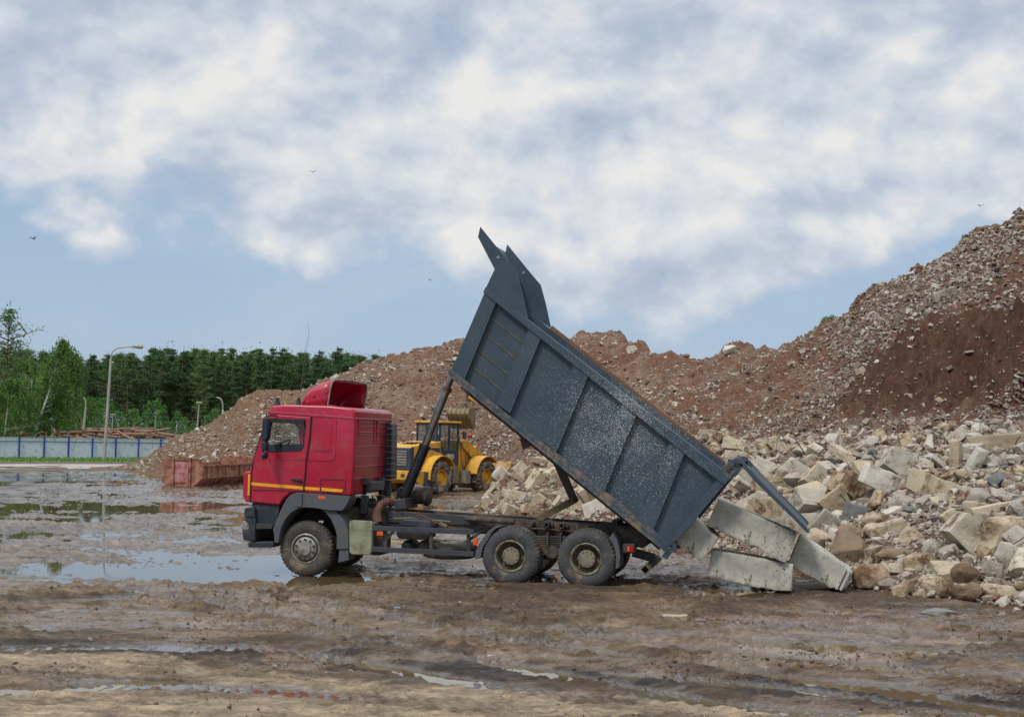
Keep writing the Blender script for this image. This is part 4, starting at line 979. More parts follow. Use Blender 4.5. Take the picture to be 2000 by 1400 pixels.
wheel('rear_wheel', 996, 1083, .02, .535, .29, True, False); wheel('rear_wheel', 996, 1083, .02, .535, .29, True, False, -1)
wheel('rear_wheel', 1144, 1096, .02, .535, .29, True, False); wheel('rear_wheel', 1144, 1096, .02, .535, .29, True, False, -1)
ax = MB()
for u in (594, 996, 1144):
    c = T.p(u, 1071, 0); ax.tube([(c.x, .35, .5), (c.x, 2.15, .5)], .09, 12); ax.lathe([(0, 1.0), (.2, 1.05), (.24, 1.25), (.2, 1.45), (0, 1.5)], (c.x, 0, .5), 16)
part(ax, 'axle', 'chassis', truck, smooth=True)
# --- chassis rails (y .85 & 1.65)
for y in (.80, 1.62):
    a = T.p(700, 990, .8); b = T.p(758, 997, .8); c = T.p(1238, 1028, .8); c2 = T.p(1266, 1034, .8); d = T.p(1266, 1058, .8); e = T.p(1000, 1048, .8); f = T.p(758, 1025, .8); f2 = T.p(560, 1012, .8); a2 = T.p(560, 980, .8)
    pr = [(p.x, p.z) for p in (a2, a, b, c, c2, d, T.p(1180, 1058, .8), e, f, f2)]
    part(MB().prism(pr, y, y+.08), 'frame_rail', 'chassis', truck, bevel=.008)
cr = MB()
for u in (770, 850, 940, 1070, 1200): q = T.p(u, 1020, .8); cr.box(q.x-.06, q.x+.06, .88, 1.62, q.z-.06, q.z+.04)
part(cr, 'cross_member', 'chassis', truck, bevel=.01)
# subframe strips, rusty plates and bolts on the rail
q0 = T.p(758, 1002, .78); q1 = T.p(925, 1012, .78)
part(MB().prism(X([(756, 998), (930, 1010), (930, 1026), (758, 1019)], .77), .77, .8), 'frame_plate', 'rustbeam', truck, bevel=.004)
bt = MB()
for (u, v) in ((762, 1001), (762, 1007), (762, 1014), (784, 1002), (908, 1012), (908, 1020), (925, 1014), (925, 1022)):
    q = T.p(u, v, .75); bt.lathe([(0, .745), (.018, .75), (.018, .77)], (q.x, 0, q.z), 8)
part(bt, 'rail_bolt', 'dark', truck)
part(MB().tube([T.p(910, 1012, .65), T.p(1004, 1019, .65)], .05, 12), 'frame_tube', 'chassis', truck, smooth=True)
part(MB().prism(X([(909, 1009), (930, 1010), (944, 1015), (925, 1018), (909, 1017)], .62), .62, .74), 'tube_bracket', 'chassis', truck, bevel=.01)
for (u, v) in ((1068, 1025), (1097, 1027)):
    q = T.p(u, v, .6); part(MB().lathe([(.03, .58), (.045, .57), (.055, .58), (.055, .8), (.03, .8), (.03, .58)], (q.x, 0, q.z), 16).box(q.x-.1, q.x+.1, .7, .79, q.z-.03, q.z+.02), 'trunnion_bracket', 'chassis', truck, smooth=True)
for (u, v) in ((1030, 1022), (1137, 1030)):
    part(MB().prism(X([(u-13, v-4), (u-9, v-3), (u-6, v+3), (u+6, v+4), (u+9, v-3), (u+13, v-3), (u+9, v+6), (u+6, v+8), (u-8, v+7), (u-11, v+4)], .68), .66, .8), 'bump_bracket', 'chassis', truck, bevel=.006)
part(MB().tube([T.p(1025, 1031, .7), T.p(1070, 1033, .65), T.p(1120, 1038, .7), T.p(1190, 1041, .7)], .018, 8), 'air_line', 'rust', truck, smooth=True)
# leaf springs
ls = MB()
for k in range(9):
    hw = 26-2*k if k < 7 else 12
    v = 1046+k*4.2; ls.prism(X([(1079-hw-6, v), (1079+hw, v+1.2), (1079+hw, v+4), (1079-hw-6, v+3)], .45), .42, .54)
part(ls, 'leaf_spring', 'chassis', truck, bevel=.004)
part(MB().prism(X([(1067, 1040), (1071, 1038), (1072, 1074), (1068, 1074)], .38), .38, .6).prism(X([(1092, 1041), (1096, 1041), (1097, 1076), (1093, 1076)], .38), .38, .6), 'spring_clamp', 'chassis', truck, bevel=.01)
q = T.p(1079, 1080, .4); part(MB().lathe([(0, .36), (.09, .37), (.10, .4), (.13, .42), (.13, .9)], (q.x, 0, q.z), 20), 'spring_hub', 'chassis', truck, smooth=True)
sl_ = MB(); sl_.prism(X([(1000, 1032), (1180, 1040), (1180, 1062), (1150, 1050), (1110, 1060), (1100, 1092), (1060, 1092), (1045, 1060), (1010, 1050)], .8), .8, .86)
part(sl_, 'suspension_plate', 'chassis', truck)
# rear chassis block, tail lamp, underrun beam
part(MB().prism(X([(1192, 1032), (1268, 1034), (1268, 1062), (1256, 1070), (1225, 1066), (1200, 1058)], .6), .6, 1.9), 'rear_frame_block', 'chassis', truck, bevel=.02)
lp = part(MB().prism(X([(1216, 1062), (1240, 1062), (1240, 1081), (1216, 1079)], .12), .14, .45), 'tail_lamp', 'dark', truck, bevel=.02)
part(MB().prism(X([(1225, 1066), (1230, 1067), (1230, 1077), (1225, 1076)], .1), .11, .16), 'indicator_lens', 'orange', lp, bevel=.004)
part(MB().prism(X([(1231, 1065), (1237, 1066), (1237, 1078), (1231, 1078)], .1), .11, .16), 'brake_lens', 'redlens', lp, bevel=.004)
part(MB().prism(X([(1190, 1050), (1197, 1040), (1204, 1052), (1209, 1066), (1211, 1086), (1209, 1109), (1202, 1111), (1203, 1090), (1201, 1074), (1196, 1060)], .02), .02, .66), 'rear_mudguard', 'grey_plastic', truck, bevel=.008)
part(MB().prism(X([(966, 1028), (971, 1030), (962, 1038), (953, 1053), (943, 1068), (938, 1090), (927, 1092), (929, 1075), (937, 1059), (948, 1044), (954, 1036)], .02), .02, .66), 'rear_mudguard', 'grey_plastic', truck, bevel=.008)
for y_ in (.75, 1.7): part(MB().bar(T.p(1236, 1078, y_), T.p(1279, 1090, y_), .09, .16), 'underrun_arm', 'dark', truck, bevel=.01)
ub = T.p(1260, 1112, .1); ub2 = Vector((ub.x, 2.4, ub.z))
s = .065; c, d = math.cos(.8), math.sin(.8)
def sq(p, h): return [(p.x+h*(a*c-b*d), p.y, p.z+h*(a*d+b*c)) for a, b in ((-1, -1), (1, -1), (1, 1), (-1, 1))]
m = MB(); A = sq(ub, s); B = sq(ub2, s); Ai = sq(ub, s*.8); Bi = sq(ub+Vector((0, .3, 0)), s*.8)
m.add(A+B+Ai+Bi, [(0, 1, 5, 4), (1, 2, 6, 5), (2, 3, 7, 6), (3, 0, 4, 7), (4, 5, 6, 7)]+[(k, (k+1) % 4, 8+(k+1) % 4, 8+k) for k in range(4)]+[(8+k, 8+(k+1) % 4, 12+(k+1) % 4, 12+k) for k in range(4)]+[(12, 13, 14, 15)])
part(m, 'underrun_beam', 'clay', truck)
# --- side guard
def beam(name, a, b, wv, y0, y1, mat, **k): return part(MB().prism(X([a, b, (b[0], b[1]+wv), (a[0], a[1]+wv)], y0), y0, y1), name, mat, truck, bevel=.006, **k)
beam('side_guard_rail', (727, 1026), (925, 1034), 10, .02, .07, 'rustbeam'); beam('side_guard_rail', (727, 1067), (925, 1077), 10, .02, .07, 'rustbeam')
for (u, v0, v1) in ((752, 1036, 1069), (841.5, 1040, 1072), (914.5, 1043, 1077)): part(MB().prism(X([(u-3.3, v0), (u+3.3, v0), (u+3.3, v1), (u-3.3, v1)], .07), .07, .12), 'guard_post', 'dark', truck)
part(MB().prism(X([(737, 1037.5), (749, 1038), (749, 1045), (737, 1045)], .03), -.01, .03), 'side_marker', 'orange', truck, bevel=.004)
part(MB().prism(X([(925.5, 1050), (933.5, 1051), (933.5, 1064), (925.5, 1064)], .03), -.01, .03), 'side_marker', 'orange', truck, bevel=.004)
part(MB().bar(T.p(757, 1052, .3), T.p(768, 1037, .3), .05, .05).bar(T.p(919, 1052, .1), T.p(934, 1042, .3), .05, .05).bar(T.p(934, 1040, .3), T.p(950, 1038, .6), .05, .05), 'guard_brace', 'dark', truck)
bb = part(MB().prism(X([(774, 1030), (840, 1033), (838, 1050), (830, 1054), (780, 1052), (774, 1047)], .16), .16, .7), 'battery_box', 'dark', truck, bevel=.03)
part(MB().prism(X([(777, 1026), (781, 1018), (788, 1014), (830, 1016), (838, 1021), (842, 1030), (838, 1033)], .14), .14, .72), 'battery_lid', 'navy', bb, bevel=.03)
q = T.p(800, 1068, .5)
part(MB().lathe([(0, -.24), (.08, -.22), (.115, -.16), (.12, -.1), (.12, .25), (.115, .3), (.08, .36), (0, .38)], (q.x, .5, q.z+.02), 24, 'y'), 'air_tank', 'dark', truck, smooth=True)
q = T.p(830, 1070, .5); part(MB().lathe([(0, -.22), (.08, -.2), (.12, -.13), (.12, .25), (.1, .36), (0, .38)], (q.x, .55, q.z+.03), 24, 'y'), 'air_tank', 'chassis', truck, smooth=True)
q = T.p(879, 1074, .72)
part(MB().lathe([(.29, .10), (.31, .13), (.45, .15), (.50, .11), (.52, .05), (.52, .01), (.51, 0), (.52, -.01), (.52, -.07), (.50, -.12), (.42, -.15), (.29, -.12)], (q.x, .72, q.z+.01), 48, 'z'), 'spare_tyre', 'tyre_mud', truck, smooth=True, ang=60)
part(MB().lathe([(.30, .10), (.27, .16), (.24, .17), (.2, .10), (0, .10)], (q.x, .72, q.z+.01), 36, 'z'), 'spare_rim', 'silver', truck, smooth=True)
part(MB().tube([T.p(768, 1013, .6), T.p(800, 1012, .6), T.p(880, 1019, .6)], .022, 8), 'hose', 'clay', truck, smooth=True)
rp = [T.p(812, 1008, .35), T.p(818, 1005, .35), T.p(840, 1013, .33), T.p(850, 1021, .33), T.p(843, 1019, .34), T.p(826, 1013, .36), T.p(812, 1008, .35)]
part(MB().tube(rp, .018, 6), 'rope', 'rust', truck, smooth=True)
part(MB().tube([T.p(858, 1022, .32), T.p(873, 1029, .32)], .04, 10), 'shovel_grip', 'clay', truck, smooth=True)
part(MB().tube([T.p(850, 1020, .34), T.p(890, 1033, .34)], .015, 8), 'shovel_shaft', 'rust', truck, smooth=True)
# fuel box
part(MB().prism(X([(684, 1016), (724, 1017.5), (727, 1022), (725.5, 1078), (721, 1084), (687, 1083), (682, 1079), (681, 1022)]), .0, .12), 'side_box_cover', 'olive', truck, bevel=.03, seg=3)
bo = part(MB().prism(X([(683, 1020), (727, 1022), (727, 1080), (683, 1078)]), .12, .72), 'side_box', 'chassis', truck, bevel=.02)
# exhaust
part(MB().tube([T.p(766, 982, .9), T.p(756, 979, .8), T.p(744, 985, .65), T.p(738, 996, .6), T.p(736, 1010, .55), T.p(739, 1022, .5)], [.085, .085, .075, .085, .10, .09], 14), 'exhaust_pipe', 'rust', truck, smooth=True)
part(MB().tube([T.p(741, 1026, .3), T.p(742, 1045, .3), T.p(745, 1062, .3)], .045, 10), 'tail_pipe', 'rust', truck, smooth=True)
q = T.p(740, 1075, .4); part(MB().box(q.x-.16, q.x+.1, .25, .9, q.z-.08, q.z+.3), 'silencer', 'chassis', truck, bevel=.05)
# behind-cab bits: intake, bellows, cab rear suspension, reservoir, battery, gearbox mass
YI = 2.05
part(MB().prism(X([(746, 830), (749, 825), (762, 825), (765, 830), (764, 936), (744, 936)], YI), YI, YI+.42), 'air_intake', 'navy', truck, bevel=.03, seg=3)
iv = MB()
for k in range(9):
    v = 836+k*11.5; iv.prism(X([(754, v), (765, v), (765, v+1.3), (754, v+1.3)], YI), YI-.02, YI+.3)
part(iv, 'intake_slat', 'silver', truck)
q0 = T.p(755, 938, YI+.2); q1 = T.p(756, 982, YI+.2); pa = [q0+(q1-q0)*k/24 for k in range(25)]
part(MB().tube(pa, [.10 if k % 2 else .082 for k in range(25)], 16), 'intake_bellows', 'grey_plastic', truck, smooth=True)
for y, u in ((.75, 712), (1.75, 744)):
    q0 = T.p(u, 948, y); q1 = T.p(u-1, 966, y); pa = [q0+(q1-q0)*k/16 for k in range(17)]
    part(MB().tube(pa, [.055 if k % 2 else .03 for k in range(17)], 10), 'cab_spring', 'black', truck, smooth=True)
    q = T.p(u, 944, y); part(MB().box(q.x-.14, q.x+.06, y-.12, y+.12, q.z-.03, q.z+.12), 'cab_mount', 'dark', truck, bevel=.02)
    q = T.p(u, 975, y); part(MB().box(q.x-.07, q.x+.07, y-.07, y+.07, q.z-.28, q.z+.08), 'mount_leg', 'dark', truck, bevel=.02)
q = T.p(725, 950, 1.2); part(MB().box(q.x-.1, q.x+.12, .9, 1.7, q.z-.08, q.z+.1), 'rear_cross_beam', 'grey_plastic', truck, bevel=.02)
gm = MB(); q = T.p(690, 990, .9)
gm.box(q.x-.6, q.x+.25, .88, 1.6, q.z-.45, q.z+.15); gm.box(q.x-.2, q.x+.45, .9, 1.6, q.z-.1, q.z+.1)
gm.lathe([(0, 0), (.2, 0), (.22, .1), (.16, .5), (.14, .7), (0, .7)], (q.x+.2, 1.25, q.z-.3), 16, 'x')
part(gm, 'gearbox', 'black', truck, bevel=.03)
hs = MB()
for k in range(7):
    u = 700+k*9; hs.tube([T.p(u, 968, 1.0+.06*k), T.p(u+4, 985+3*(k % 3), .95+.05*k), T.p(u+16, 992+2*k, .9)], .016, 6)
part(hs, 'cables', 'black', truck, smooth=True)
part(MB().prism(X([(768, 976), (790, 973), (793, 994), (770, 996)], .8), .8, 1.7), 'cylinder_cradle', 'dark', truck, bevel=.02)
q = T.p(796, 966, 1.7)
part(MB().lathe([(0, -.02), (.16, 0), (.2, .03), (.2, .12), (.17, .13), (.17, .42), (.2, .43), (.2, .5), (.16, .55), (0, .56)], (q.x-.05, 1.6, q.z), 28, 'x'), 'hydraulic_tank', 'chassis', truck, smooth=True, ang=30)
part(MB().tube([T.p(775, 975, 1.0), T.p(778, 958, 1.0), T.p(784, 952, 1.0), T.p(790, 956, 1.0), T.p(788, 965, 1.0)], .028, 8), 'hydraulic_hose', 'black', truck, smooth=True)
# --- hydraulic cylinder
YC = 1.25
hc = MB(); a = T.p(787, 975, YC); b = T.p(830, 871, YC); part(hc.tube([a, b], .105, 24), 'lift_cylinder', 'cylblack', truck, smooth=True)
hcyl = truck.children[-1]
ch = T.p(872, 762, YC); dv_ = (ch-b).normalized()
st_ = part(MB().tube([b, ch], .078, 24), 'piston_stage', 'chrome', hcyl, smooth=True)
part(MB().tube([ch-dv_*.02, ch+dv_*.06], .098, 24), 'stage_collar', 'rust', hcyl, smooth=True)
tp = T.p(887, 725, YC); part(MB().tube([ch, tp], .058, 24), 'piston_stage', 'chrome', hcyl, smooth=True)
part(MB().tube([b-dv_*.05, b+dv_*.03], .115, 24), 'stage_collar', 'cylblack', hcyl, smooth=True)
# --- stabiliser arms
part(MB().bar(T.p(1050, 1014, 1.0), T.p(1122, 976, 1.0), .08, .13).bar(T.p(1050, 1014, 1.5), T.p(1122, 976, 1.5), .08, .13), 'stabiliser_arm', 'clay', truck, bevel=.01)
part(MB().bar(T.p(1088, 902, 1.12), T.p(1122, 978, 1.12), .08, .15).bar(T.p(1088, 902, 1.4), T.p(1122, 978, 1.4), .08, .15), 'stabiliser_arm', 'dark', truck, bevel=.01)
q = T.p(1117, 978, 1.1); part(MB().tube([(q.x, .95, q.z), (q.x, 1.6, q.z)], .05, 12), 'arm_pin', 'rust', truck, smooth=True)
# --- dump body
tb = empty('dump_body', (0, 0, 0)); tb.parent = truck
oc = [(882, 729), (945, 572), (1412, 942), (1306, 1068)]       # side plate corners
side = X(oc)
for y0 in (.05, WID-.09):
    part(MB().prism(side, y0, y0+.04), 'side_plate', ['body'], tb)
# rusty lining on inner faces
part(MB().prism(X([(890, 725), (948, 580), (1405, 942), (1302, 1060)]), WID-.094, WID-.098), 'inner_lining', 'rusty_in', tb)
def plate(name, pa, pb, th, mat, y0=.06, y1=WID-.06, side_=1):
    a = T.p(*pa, 0); b = T.p(*pb, 0); d = (b-a).normalized(); nn = Vector((-d.z, 0, d.x))*side_*th
    return part(MB().prism([(a.x, a.z), (b.x, b.z), (b.x+nn.x, b.z+nn.z), (a.x+nn.x, a.z+nn.z)], y0, y1), name, mat, tb)
plate('floor_plate', (882, 729), (1306, 1070), .06, 'rusty_in', side_=1)
plate('front_wall', (882, 729), (947, 570), .05, 'body', side_=-1)
def rib(poly, y0=-.045, y1=.055, name='rib', mat='body', bev=.008):
    o = part(MB().prism(X(poly), y0, y1), name, mat, tb, bevel=bev)
    part(MB().prism(X(poly), WID-y1, WID-y0), name, mat, tb, bevel=bev); return o
rib([(883, 722), (949, 568), (972, 586), (908, 742)])
for tl, tr_, br, bl_ in (((1035, 641), (1058, 659), (997, 808), (970, 789)), ((1122, 710), (1150, 734), (1087, 884), (1060, 860)), ((1217, 787), (1244, 810), (1180, 962), (1153, 938)), ((1310, 862), (1338, 884), (1275, 1039), (1246, 1014))):
    rib([tl, tr_, br, bl_])
rib([(1402, 934), (1416, 944), (1313, 1070), (1302, 1062)], bev=.006)
rib([(945, 572), (949.5, 561), (1404, 911), (1424, 935), (1416, 946), (1410, 944)], -.07, .09, 'top_rail')
rib([(880, 719), (1312, 1062), (1305, 1069), (877, 727)], -.09, .06, 'bottom_ledge', 'body_rust', .004)
rib([(877.5, 727.5), (1305, 1069.5), (1304, 1081), (879, 735)], -.085, .06, 'bottom_rail', 'body_rust', .006)
part(MB().prism(X([(1030, 623), (1404, 913), (1402, 905), (1034, 616)]), WID-.09, WID-.03), 'inner_rail', 'rusty_in', tb)
# horizontal creases in the first bay
for (a, b) in (((956, 619), (1021, 670)), ((943, 650), (1007, 701)), ((929, 681), (993, 732)), ((916, 711), (980, 763))):
    o = MB(); p = T.p(*a, 0); q = T.p(*b, 0); part(o.bar(Vector((p.x, .045, p.z)), Vector((q.x, .045, q.z)), .02, .018), 'crease', 'clay', tb)
# rubber pads, hinge gusset beneath
rib([(952, 791), (962, 784), (975, 795), (965, 805)], .3, .9, 'rubber_pad', 'black'); rib([(967, 807), (974, 800), (997, 818), (989, 831)], .3, .9, 'rubber_pad', 'black')
part(MB().prism(X([(1018, 838), (1030, 850), (1034, 872), (1022, 878), (1016, 860)], 1.2), 1.2, 1.3), 'gusset', 'rusty_in', tb)
for yb in (.75, 1.62): plate('body_beam', (890, 742), (1290, 1066), .16, 'dark', yb, yb+.12, -1)
# rear lower hook
rib([(1296, 1080), (1311, 1068), (1317, 1073), (1303, 1092), (1292, 1087)], -.06, .04, 'hinge_hook', 'body'); rib([(1313, 1052), (1321, 1052), (1322, 1078), (1316, 1078)], -.07, .02, 'latch', 'body')
q = T.p(1318, 1052, 0); part(MB().lathe([(0, -.1), (.035, -.1), (.035, .02)], (q.x, 0, q.z), 14), 'latch_pin', 'rust', tb, smooth=True)
# canopy
cn = empty('canopy', (0, 0, 0)); cn.parent = tb
cp = X([(938, 443), (955, 464), (985, 501), (1009, 529), (1020, 570), (1031, 622), (951, 566), (950, 560), (966, 526), (933.5, 463)])
b_ = part(MB().prism(cp, .0, .02), 'canopy_side', 'body', cn); b2 = part(MB().prism(cp, WID-.02, WID), 'canopy_side', 'body', cn)
fr_ = X([(934.5, 461), (966.5, 525), (951.5, 558)]); e_ = X([(937, 447), (934.5, 461)])
m = MB(); m.prism([fr_[0], fr_[1], fr_[2], (fr_[2][0]+.02, fr_[2][1]), (fr_[1][0]+.02, fr_[1][1]), (fr_[0][0]+.02, fr_[0][1])], .02, WID-.02)
part(m, 'canopy_plate', 'body', cn)
for (u, v) in ((973, 503),): 
    q = T.p(u, v, 0)
    for yy_ in (-.012, WID+.008-.04): part(MB().lathe([(0, yy_), (.03, yy_), (.03, yy_+.03)], (q.x, 0, q.z), 12), 'hole_cap', 'silver', cn)
# tailgate
tg = empty('tailgate', (0, 0, 0)); tg.parent = truck
for y0 in (-.02, WID-.08):
    part(MB().prism(X([(1400, 920), (1425, 900), (1438, 921), (1424, 939), (1410, 936)]), y0, y0+.1), 'hinge_bracket', 'body_rust', tg, bevel=.01)
    pth = [(1420, 913), (1424, 903), (1431, 896), (1440, 893), (1448, 896), (1456, 904), (1462, 912), (1480, 932), (1520, 973), (1560, 1013), (1582, 1036), (1579, 1041), (1570, 1034), (1555, 1018), (1515, 979), (1473, 938), (1457, 919), (1448, 912), (1441, 906), (1434, 908), (1431, 916)]
    part(MB().prism(X(pth), y0-.03, y0+.07), 'tailgate_arm', 'body', tg, bevel=.012)
plate_pts = X([(1462, 915), (1577, 1036), (1575, 1038), (1459, 918)])
part(MB().prism(plate_pts, .1, WID-.1), 'gate_plate', 'body', tg)
q = T.p(1422, 914, 0); part(MB().lathe([(0, -.06), (.04, -.06), (.04, .0)], (q.x, 0, q.z), 14), 'hinge_pin', 'rust', tg, smooth=True)

# ------------------------------------------------------------------ dumped concrete blocks
def cblock(name, pts, y0, y1, label, rough=.018, bev=.02, cuts=5):
    P = T.xz(pts, y0); cx = sum(p[0] for p in P)/len(P); cz = sum(p[1] for p in P)/len(P)
    m = MB().prism([(p[0]-cx, p[1]-cz) for p in P], 0, y1-y0)
    o = m.build(name, 'cblock'); bevel_now(o, bev, 2, 20)
    bm = bmesh.new(); bm.from_mesh(o.data); bmesh.ops.triangulate(bm, faces=bm.faces)
    for it in range(cuts):
        l_ = [e for e in bm.edges if e.calc_length() > .12]
        if not l_: break
        bmesh.ops.subdivide_edges(bm, edges=l_, cuts=1); bmesh.ops.triangulate(bm, faces=[f for f in bm.faces if len(f.verts) > 3])
    for v in bm.verts:
        d = mnoise.noise(v.co*3+Vector((cx, 0, 0)))*rough+mnoise.noise(v.co*9)*rough*.6
        v.co += Vector((d, d*.6, d))
        k = mnoise.noise(v.co*2.2+Vector((0, 9, cx)))
        if v.co.z < -.1 and k > .1: v.co.z += (k-.1)*.08
    for f in bm.faces: f.smooth = True
    bm.to_mesh(o.data); bm.free(); o.data.set_sharp_from_angle(angle=R(35))
    wl = G1+T.ex*cx+T.ey*y0; o.location = (wl.x, wl.y, cz); o.rotation_euler = (0, 0, ang)
    return o
o = cblock('concrete_block', [(1403, 973), (1557, 1043), (1535, 1099), (1380, 1026)], .42, 1.15, 0); tag(o, 'long grey concrete block lying tilted on top of the lower block', 'concrete block', 'dumped concrete blocks')
o = cblock('concrete_block', [(1391, 1073), (1550, 1102), (1546, 1154), (1480, 1150), (1381, 1124)], .5, 1.2, 0); tag(o, 'spotted grey concrete block lying flat in the puddle under the tilted one', 'concrete block', 'dumped concrete blocks')
o = cblock('concrete_block', [(1352, 1008), (1403, 1050), (1386, 1078), (1367, 1095), (1325, 1066), (1312, 1052)], .3, .95, 0); tag(o, 'short mossy concrete block sliding out at the lower rear corner of the body', 'concrete block', 'dumped concrete blocks')
# ribbed block with steel loops
rbk = [(1563, 1045), (1640, 1098), (1666, 1118), (1652, 1150), (1638, 1152), (1634, 1146), (1622, 1148), (1539, 1101)]
y4 = .75
o = cblock('concrete_block', rbk, y4, y4+.75, 0, bev=.015); tag(o, 'grey concrete block with two steel lifting loops and a ribbed lower end', 'concrete block', 'dumped concrete blocks')
oi = o.matrix_world
bpy.context.view_layer.update()
ocx = (o.location-G1).dot(T.ex); ocz = o.location.z
rbm = MB()
for (ua, va, ub_, vb) in ((1660, 1114, 1641, 1152), (1651, 1109, 1633, 1150)):
    a = T.p(ua, va, y4); b = T.p(ub_, vb, y4); rbm.bar(Vector((a.x-ocx, -.02, a.z-ocz)), Vector((b.x-ocx, -.02, b.z-ocz)), .08, .05)
rbm.build('end_rib', 'cblock', o, bevel=.01)
for (u, v) in ((1606, 1066), (1633, 1088)):
    c0 = T.p(u, v, y4+.35); c0 = Vector((c0.x-ocx, .35, c0.z-ocz)); dirx = Vector((.8, 0, -.6)); upv = Vector((.45, 0, .9)).normalized()
    MB().tube([c0+dirx*.09*math.cos(t)+upv*(.13*math.sin(t)+.0) for t in [k*math.pi/10 for k in range(11)]], .010, 8).build('lifting_loop', 'steel_w', o, smooth=True)
#PART3
# ------------------------------------------------------------------ wheel loader
LO = ground(864, 965); LF = ground(952, 961.5); la = math.atan2(LF.y-LO.y, LF.x-LO.x)
L = Frame(LO, la)
ld = empty('wheel_loader', LO, la, label='yellow wheel loader seen from behind, parked between the truck cab and the brown hill', cat='wheel loader')
WB = (LF-LO).length; RW = .74
def lp_(mb, name, mat, parent=ld, **k): return mb.build(name, mat, parent, **k)
def lwheel(x, near_):
    e = empty('wheel', (x, 0, RW-.02)); e.parent = ld
    def yy(p): return p if near_ else [(a, 2.75-b) for a, b in p]
    pr3 = [(.36, .06, 0), (.40, .02, 0), (.52, .0, 0), (.56, .0, .5), (.66, -.01, .9), (.73, .03, 1), (.745, .06, 1), (.745, .29, 1), (.745, .31, 1), (.745, .54, 1), (.73, .58, 1), (.66, .6, .8), (.5, .58, 0), (.36, .55, 0)]
    pr3 = [(a, b if near_ else 2.75-b, c_) for a, b, c_ in pr3]
    lp_(MB().mlathe(pr3, (0, 0, 0), 132, 6, .075, 14, .3 if near_ else 2.45), 'tyre', 'ltyre', e, smooth=True, ang=40)
    lp_(MB().lathe(yy([(.37, .06), (.345, .03), (.33, .05), (.31, .17), (.22, .20), (.2, .14), (.10, .12), (0, .12)]), (0, 0, 0), 32), 'rim', 'lyel', e, smooth=True, ang=30)
for x in (0, WB):
    for nr in (True, False): lwheel(x, nr)
# counterweight, hood, grille
lp_(MB().prism([(-1.72, .62), (-1.72, 1.02), (-.75, 1.02), (-.75, .45), (-1.35, .45)], .22, 2.53), 'counterweight', 'lyel', bevel=.05)
lp_(MB().box(-1.735, -1.70, .75, .95, .74, .88).box(-1.735, -1.70, 1.7, 1.9, .74, .88), 'tow_slot', 'ldark')
lp_(MB().prism([(-1.6, 1.02), (-1.6, 2.0), (-1.5, 2.08), (.55, 2.3), (.55, 1.02)], .55, 2.2), 'hood', 'lyel', bevel=.06, seg=3)
lp_(MB().prism([(-1.63, 1.05), (-1.63, 1.98), (-1.45, 2.06), (-1.35, 1.98), (-1.35, 1.05)], .52, 2.23), 'grille_frame', 'ldark', bevel=.04)
m = MB()
for k in range(6): m.box(-1.66, -1.6, .72, 2.03, 1.22+k*.115, 1.22+k*.115+.085)
lp_(m, 'grille', 'lgrill', bevel=.012)
lp_(MB().box(-.5, .45, .53, .56, 1.75, 2.0), 'side_vent', 'ldark', bevel=.01)
lp_(MB().box(-.9, -.3, .9, 1.8, 2.22, 2.25), 'hood_vent', 'lgrill', bevel=.01)
lp_(MB().box(.3, .42, .62, .76, 2.2, 3.25), 'exhaust_stack', 'ldark', bevel=.04)
lp_(MB().tube([(-1.2, .8, 2.1), (-1.2, .8, 2.5), (-1.2, 1.5, 2.5), (-.9, 1.5, 2.15)], .02, 6), 'guard_rail', 'ldark')
# cab
cb = empty('cab', (1.35, 1.37, 1.5)); cb.parent = ld
def cbx(name, mat, *bx, bevel=.0):
    m = MB()
    for b in bx: m.box(*b)
    return lp_(m, name, mat, cb, bevel=bevel)
cx0, cx1, cy0, cy1, czt = -.72, .68, -.68, .68, 1.6
cbx('cab_base', 'ldark', (cx0, cx1, cy0, cy1, -.35, .42), bevel=.03)
for x in (cx0, -.05, cx1-.07):
    for y in (cy0, cy1-.07): cbx('cab_pillar', 'ldark', (x, x+.07, y, y+.07, .42, czt))
cbx('cab_roof', 'lyel', (cx0-.1, cx1+.12, cy0-.06, cy1+.06, czt, czt+.09), bevel=.03)
cbx('cab_header', 'ldark', (cx0, cx1, cy0, cy1, czt-.1, czt))
cbx('cab_glass', 'glass', (cx0+.07, cx1-.07, cy0+.02, cy0+.03, .42, czt-.1), (cx0+.07, cx1-.07, cy1-.03, cy1-.02, .42, czt-.1), (cx0+.02, cx0+.03, cy0+.07, cy1-.07, .42, czt-.1), (cx1-.03, cx1-.02, cy0+.07, cy1-.07, .42, czt-.1))
cbx('operator_seat', 'seat', (-.3, .15, -.25, .25, .3, .5), (-.35, -.22, -.25, .25, .45, 1.05), bevel=.03)
for nm, pth in (('hand_rail', [(.0, -.86, -.5), (.0, -.86, .95), (.45, -.86, .98), (.75, -.86, -.4)]), ('hand_rail', [(1.05, -.8, -.5), (1.05, -.8, .35), (1.25, -.8, .35), (1.25, -.8, -.3)])):
    lp_(MB().tube(pth, .018, 6), nm, 'ldark', cb)
lp_(MB().box(.9, .98, -.85, -.7, .9, 1.25), 'side_mirror', 'ldark', cb, bevel=.02)
lp_(MB().box(-.35, .0, -.95, -.72, .0, .22), 'tool_box', 'galv', cb, bevel=.02)
def fender(x, y0, y1, r, a0, a1, tail=.0):
    pts = [(x+r*math.cos(R(a)), RW+r*math.sin(R(a))) for a in range(a0, a1+1, 12)]; inn_ = [(x+(r-.05)*math.cos(R(a)), RW+(r-.05)*math.sin(R(a))) for a in range(a1, a0-1, -12)]
    lp_(MB().prism(pts+inn_, y0, y1), 'fender', 'lyel', bevel=.015)
for y0, y1 in ((-.05, .62), (2.15, 2.8)): fender(0, y0, y1, .95, 30, 186); fender(WB, y0, y1, .92, 40, 175)
